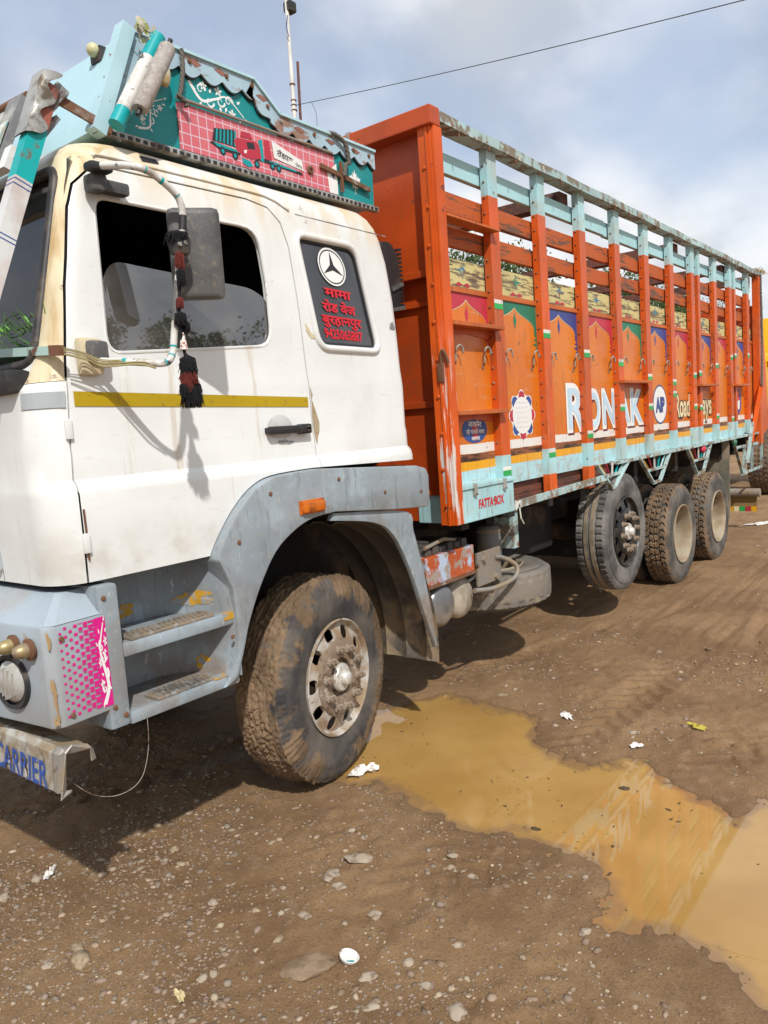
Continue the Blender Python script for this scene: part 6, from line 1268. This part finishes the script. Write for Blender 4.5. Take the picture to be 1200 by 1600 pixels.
# ------------------------------------------------------------------ trees
def leaf_mat(name, a, b):
    t = NT(name); r_ = t.attr('tint')[2]; col = t.mix(r_, a, b); m = t.done(col, 0.6, 0, 0.25)
    t.b.inputs['Subsurface Weight'].default_value = 0.0
    tr = t.N.new('ShaderNodeBsdfTranslucent'); t.L.new(col, tr.inputs[0]); mx = t.N.new('ShaderNodeMixShader'); mx.inputs[0].default_value = 0.25
    t.L.new(t.b.outputs[0], mx.inputs[1]); t.L.new(tr.outputs[0], mx.inputs[2]); t.L.new(mx.outputs[0], t.N['Material Output'].inputs['Surface']); return m
M['leaf'] = leaf_mat('tree_leaves', (0.045, 0.080, 0.022), (0.13, 0.175, 0.055)); M['leaf2'] = leaf_mat('pale_tree_leaves', (0.045, 0.075, 0.020), (0.13, 0.165, 0.05))
def tree(x, y, h, spread, seed, mat, label, n=34000, group='trees behind the truck'):
    r_ = random.Random(seed); root = thing('tree', label, 'tree', (x, y, 0), group); mb = MB(); base = Vector((x, y, -0.1)); tips = []
    def limb(p, d, L, r, lev):
        pts = [p]; q = p
        for k in range(4): d = (d+Vector((r_.uniform(-.18, .18), r_.uniform(-.18, .18), r_.uniform(-.05, .12)))).normalized(); q = q+d*L/4; pts.append(q)
        mb.tube(pts, [r*(1-0.16*i) for i in range(5)], 7 if lev < 2 else 5); tips.extend(pts[2:] if lev else pts[3:])
        if lev < 3:
            for k in range(3 if lev else 5):
                a = r_.uniform(0, 6.28); e = r_.uniform(.45, .95); nd = (d*(1-e*.5)+Vector((math.cos(a), math.sin(a), .25))*e).normalized(); limb(pts[r_.choice((2, 3, 4))], nd, L*r_.uniform(.5, .72), r*.5, lev+1)
    limb(base, Vector((0, 0, 1)), h*.42, h*.022, 0); mb.build('trunk', 'bark', root, 50)
    g = np.random.default_rng(seed); T = np.array([t_[:] for t_ in tips if t_.z > h*.28]); K = 80; nc = n//K; cen = T[g.integers(len(T), size=nc)]+g.normal(0, .05*h*spread, (nc, 3)); rad = h*spread*g.uniform(.014, .034, nc)
    C = np.repeat(cen, K, 0)+g.normal(0, 1, (nc*K, 3))*np.repeat(rad, K)[:, None]*np.array([1, 1, .7]); m = len(C); sz = h*.0075*g.uniform(.6, 1.3, m)
    A = g.normal(0, 1, (m, 3)); A /= np.linalg.norm(A, axis=1)[:, None]; B = np.cross(A, g.normal(0, 1, (m, 3))); B /= np.linalg.norm(B, axis=1)[:, None]
    P = np.stack([C-A*sz[:, None], C+B*sz[:, None]*.5, C+A*sz[:, None], C-B*sz[:, None]*.5], 1).reshape(-1, 3)
    me = bpy.data.meshes.new('crown'); me.from_pydata(P.tolist(), [], np.arange(m*4).reshape(-1, 4).tolist()); me.materials.append(M[mat])
    at = me.attributes.new('tint', 'FLOAT', 'POINT'); at.data.foreach_set('value', np.repeat(np.clip(np.repeat(g.random(len(cen)), K)*.6+g.random(m)*.4, 0, 1), 4).astype(np.float32)); link('crown', me, root)
tree(28.5, 16, 11.8, 1.0, 1, 'leaf', 'leafy green tree rising beyond the middle of the orange body'); tree(34.5, 18.5, 10.6, 1.0, 2, 'leaf2', 'paler bushy tree beside the leafy one beyond the orange body')
tree(50.0, 17, 12.0, 1.1, 3, 'leaf', 'far green tree showing over the decorated board near the seventh upright'); tree(58.0, 16, 12.5, 1.1, 4, 'leaf2', 'broad pale green tree seen through the slats towards the tail')
tree(66.0, 17, 12.5, 1.2, 5, 'leaf', 'dark green tree seen through the last slats by the tail'); tree(75.0, 22, 10.5, 1.2, 6, 'leaf', 'tall distant tree past the tail of the truck')
tree(17.0, -20.4, 11.5, 0.9, 8, 'leaf', 'tree across the yard mirrored in the door glass', 16000, None)
tree(24.0, -27.0, 9.0, 1.0, 9, 'leaf2', 'second tree added out of view for the cab glass to reflect', 12000, None)  # unseen tree, added only as a dark reflection in the glass

# ------------------------------------------------------------------ pole and wire
up = thing('utility_pole', 'slim white pipe pole with a lamp head behind the truck', 'pole', (15.72, 12.0, 0.0))
MB().tube([(15.72, 12.0, -0.1), (15.70, 12.0, 8.0), (15.76, 12.0, 13.0)], [0.075, 0.065, 0.05], 12).build('pipe', 'pole', up, 60)
MB().tube([(15.86, 11.97, 5.5), (15.88, 11.97, 9.0), (15.98, 11.97, 11.55)], 0.035, 8).build('wooden_batten', 'wood_brown', up, 60)
MB().box(15.72, 15.98, 11.85, 12.1, 12.72, 12.98, 0.04).build('lamp_head', 'black', up, 40)
MB().tube([(15.70, 11.94, 12.6), (15.62, 11.94, 12.3), (15.66, 11.92, 12.05)], 0.012, 6).build('loose_cable', 'navy', up, 60)
mb = MB()
for z in (10.25, 10.38, 10.5, 10.9): mb.lathe([(0.07, 0), (0.08, 0.02), (0.07, 0.04)], 12, (15.74, 12, z), 'z')
mb.build('clamp_band', 'rust', up)
P0, P2 = Vector((15.82, 11.95, 10.42)), Vector((12.05, -7.5, 6.45)); wp = []
for i in range(41): k = i/40; p = P0+(P2-P0)*k; p.z -= 0.30*4*k*(1-k)*0.5; wp.append(p)
w_ = MB().tube(wp, 0.008, 6).build('overhead_wire', 'wire', None, 60); tag(w_, 'thin overhead wire running from the white pole across the sky', 'wire')
tag(MB().tube(smooth_path([(15.70, 11.35, 10.28), (15.80, 11.3, 10.0), (15.80, 11.3, 9.6), (15.86, 11.3, 9.2)], 5), 0.006, 5).build('dangling_wire', 'wire', None, 60), 'short wire end dangling below the overhead wire near the white pole', 'wire')
p2 = thing('utility_pole', 'grey pole at the yard side that carries the other end of the wire', 'pole', (12.05, -7.5, 0)); MB().tube([(12.05, -7.5, -0.1), (12.05, -7.5, 6.7)], [0.09, 0.06], 12).build('pipe', 'steel', p2, 60)

# ------------------------------------------------------------------ yellow machine beyond the tail
ld = thing('wheel_loader', 'yellow earth mover with big black tyres parked beyond the truck tail', 'loader', (18.2, 1.6, 0))
MB().prism(round_poly([(15.75, 1.72), (15.75, 2.35), (16.15, 2.72), (17.6, 2.75), (18.6, 2.45), (19.6, 2.4), (19.6, 1.4), (16.2, 1.62)], .25), 'y', 0.80, 2.6, 0.05).build('body', 'loader_yellow', ld, 40)
MB().prism([(17.4, 2.7), (17.6, 3.5), (19.0, 3.5), (19.2, 2.45)], 'y', 1.0, 2.4, 0.04).build('cab', 'loader_yellow', ld, 40)
for y0, y1 in ((0.985, 0.999), (2.401, 2.415)): MB().prism([(17.6, 2.78), (17.72, 3.4), (18.88, 3.4), (19.0, 2.6)], 'y', y0, y1).build('cab_window', 'glass_film', ld)
MB().tube([(16.05, 0.78, 2.50), (16.5, 0.75, 2.82), (17.2, 0.74, 2.70), (17.6, 0.74, 2.2)], 0.07, 10).build('lift_arm', 'loader_yellow', ld, 50)
for x in (16.4, 18.9):
    for y, f in ((0.70, 0), (2.75, 1)):
        w = bpy.data.objects.new('wheel', MB().lathe([(0.0005, 0.06), (0.30, 0.05), (0.34, 0.0), (0.36, 0.06)], 28).mesh('rim', 'loader_yellow', 40)); COL.objects.link(w); w.parent = ld; w.location = Vector((x, y, 0.72))-ld.location; w.rotation_euler = (0, 0, math.pi*f)
        tt = bpy.data.objects.new('tyre', LT if 'LT' in globals() else tyre_mesh('tyre', 0.72, 0.42, 0.34, 'tyre_drive', 'lug', 160, 9)); LT = tt.data; COL.objects.link(tt); tt.parent = w
for o in bpy.data.objects:
    if o.type == 'MESH' and o.parent is None and 'label' not in o and 'kind' not in o: print('UNTAGGED', o.name)
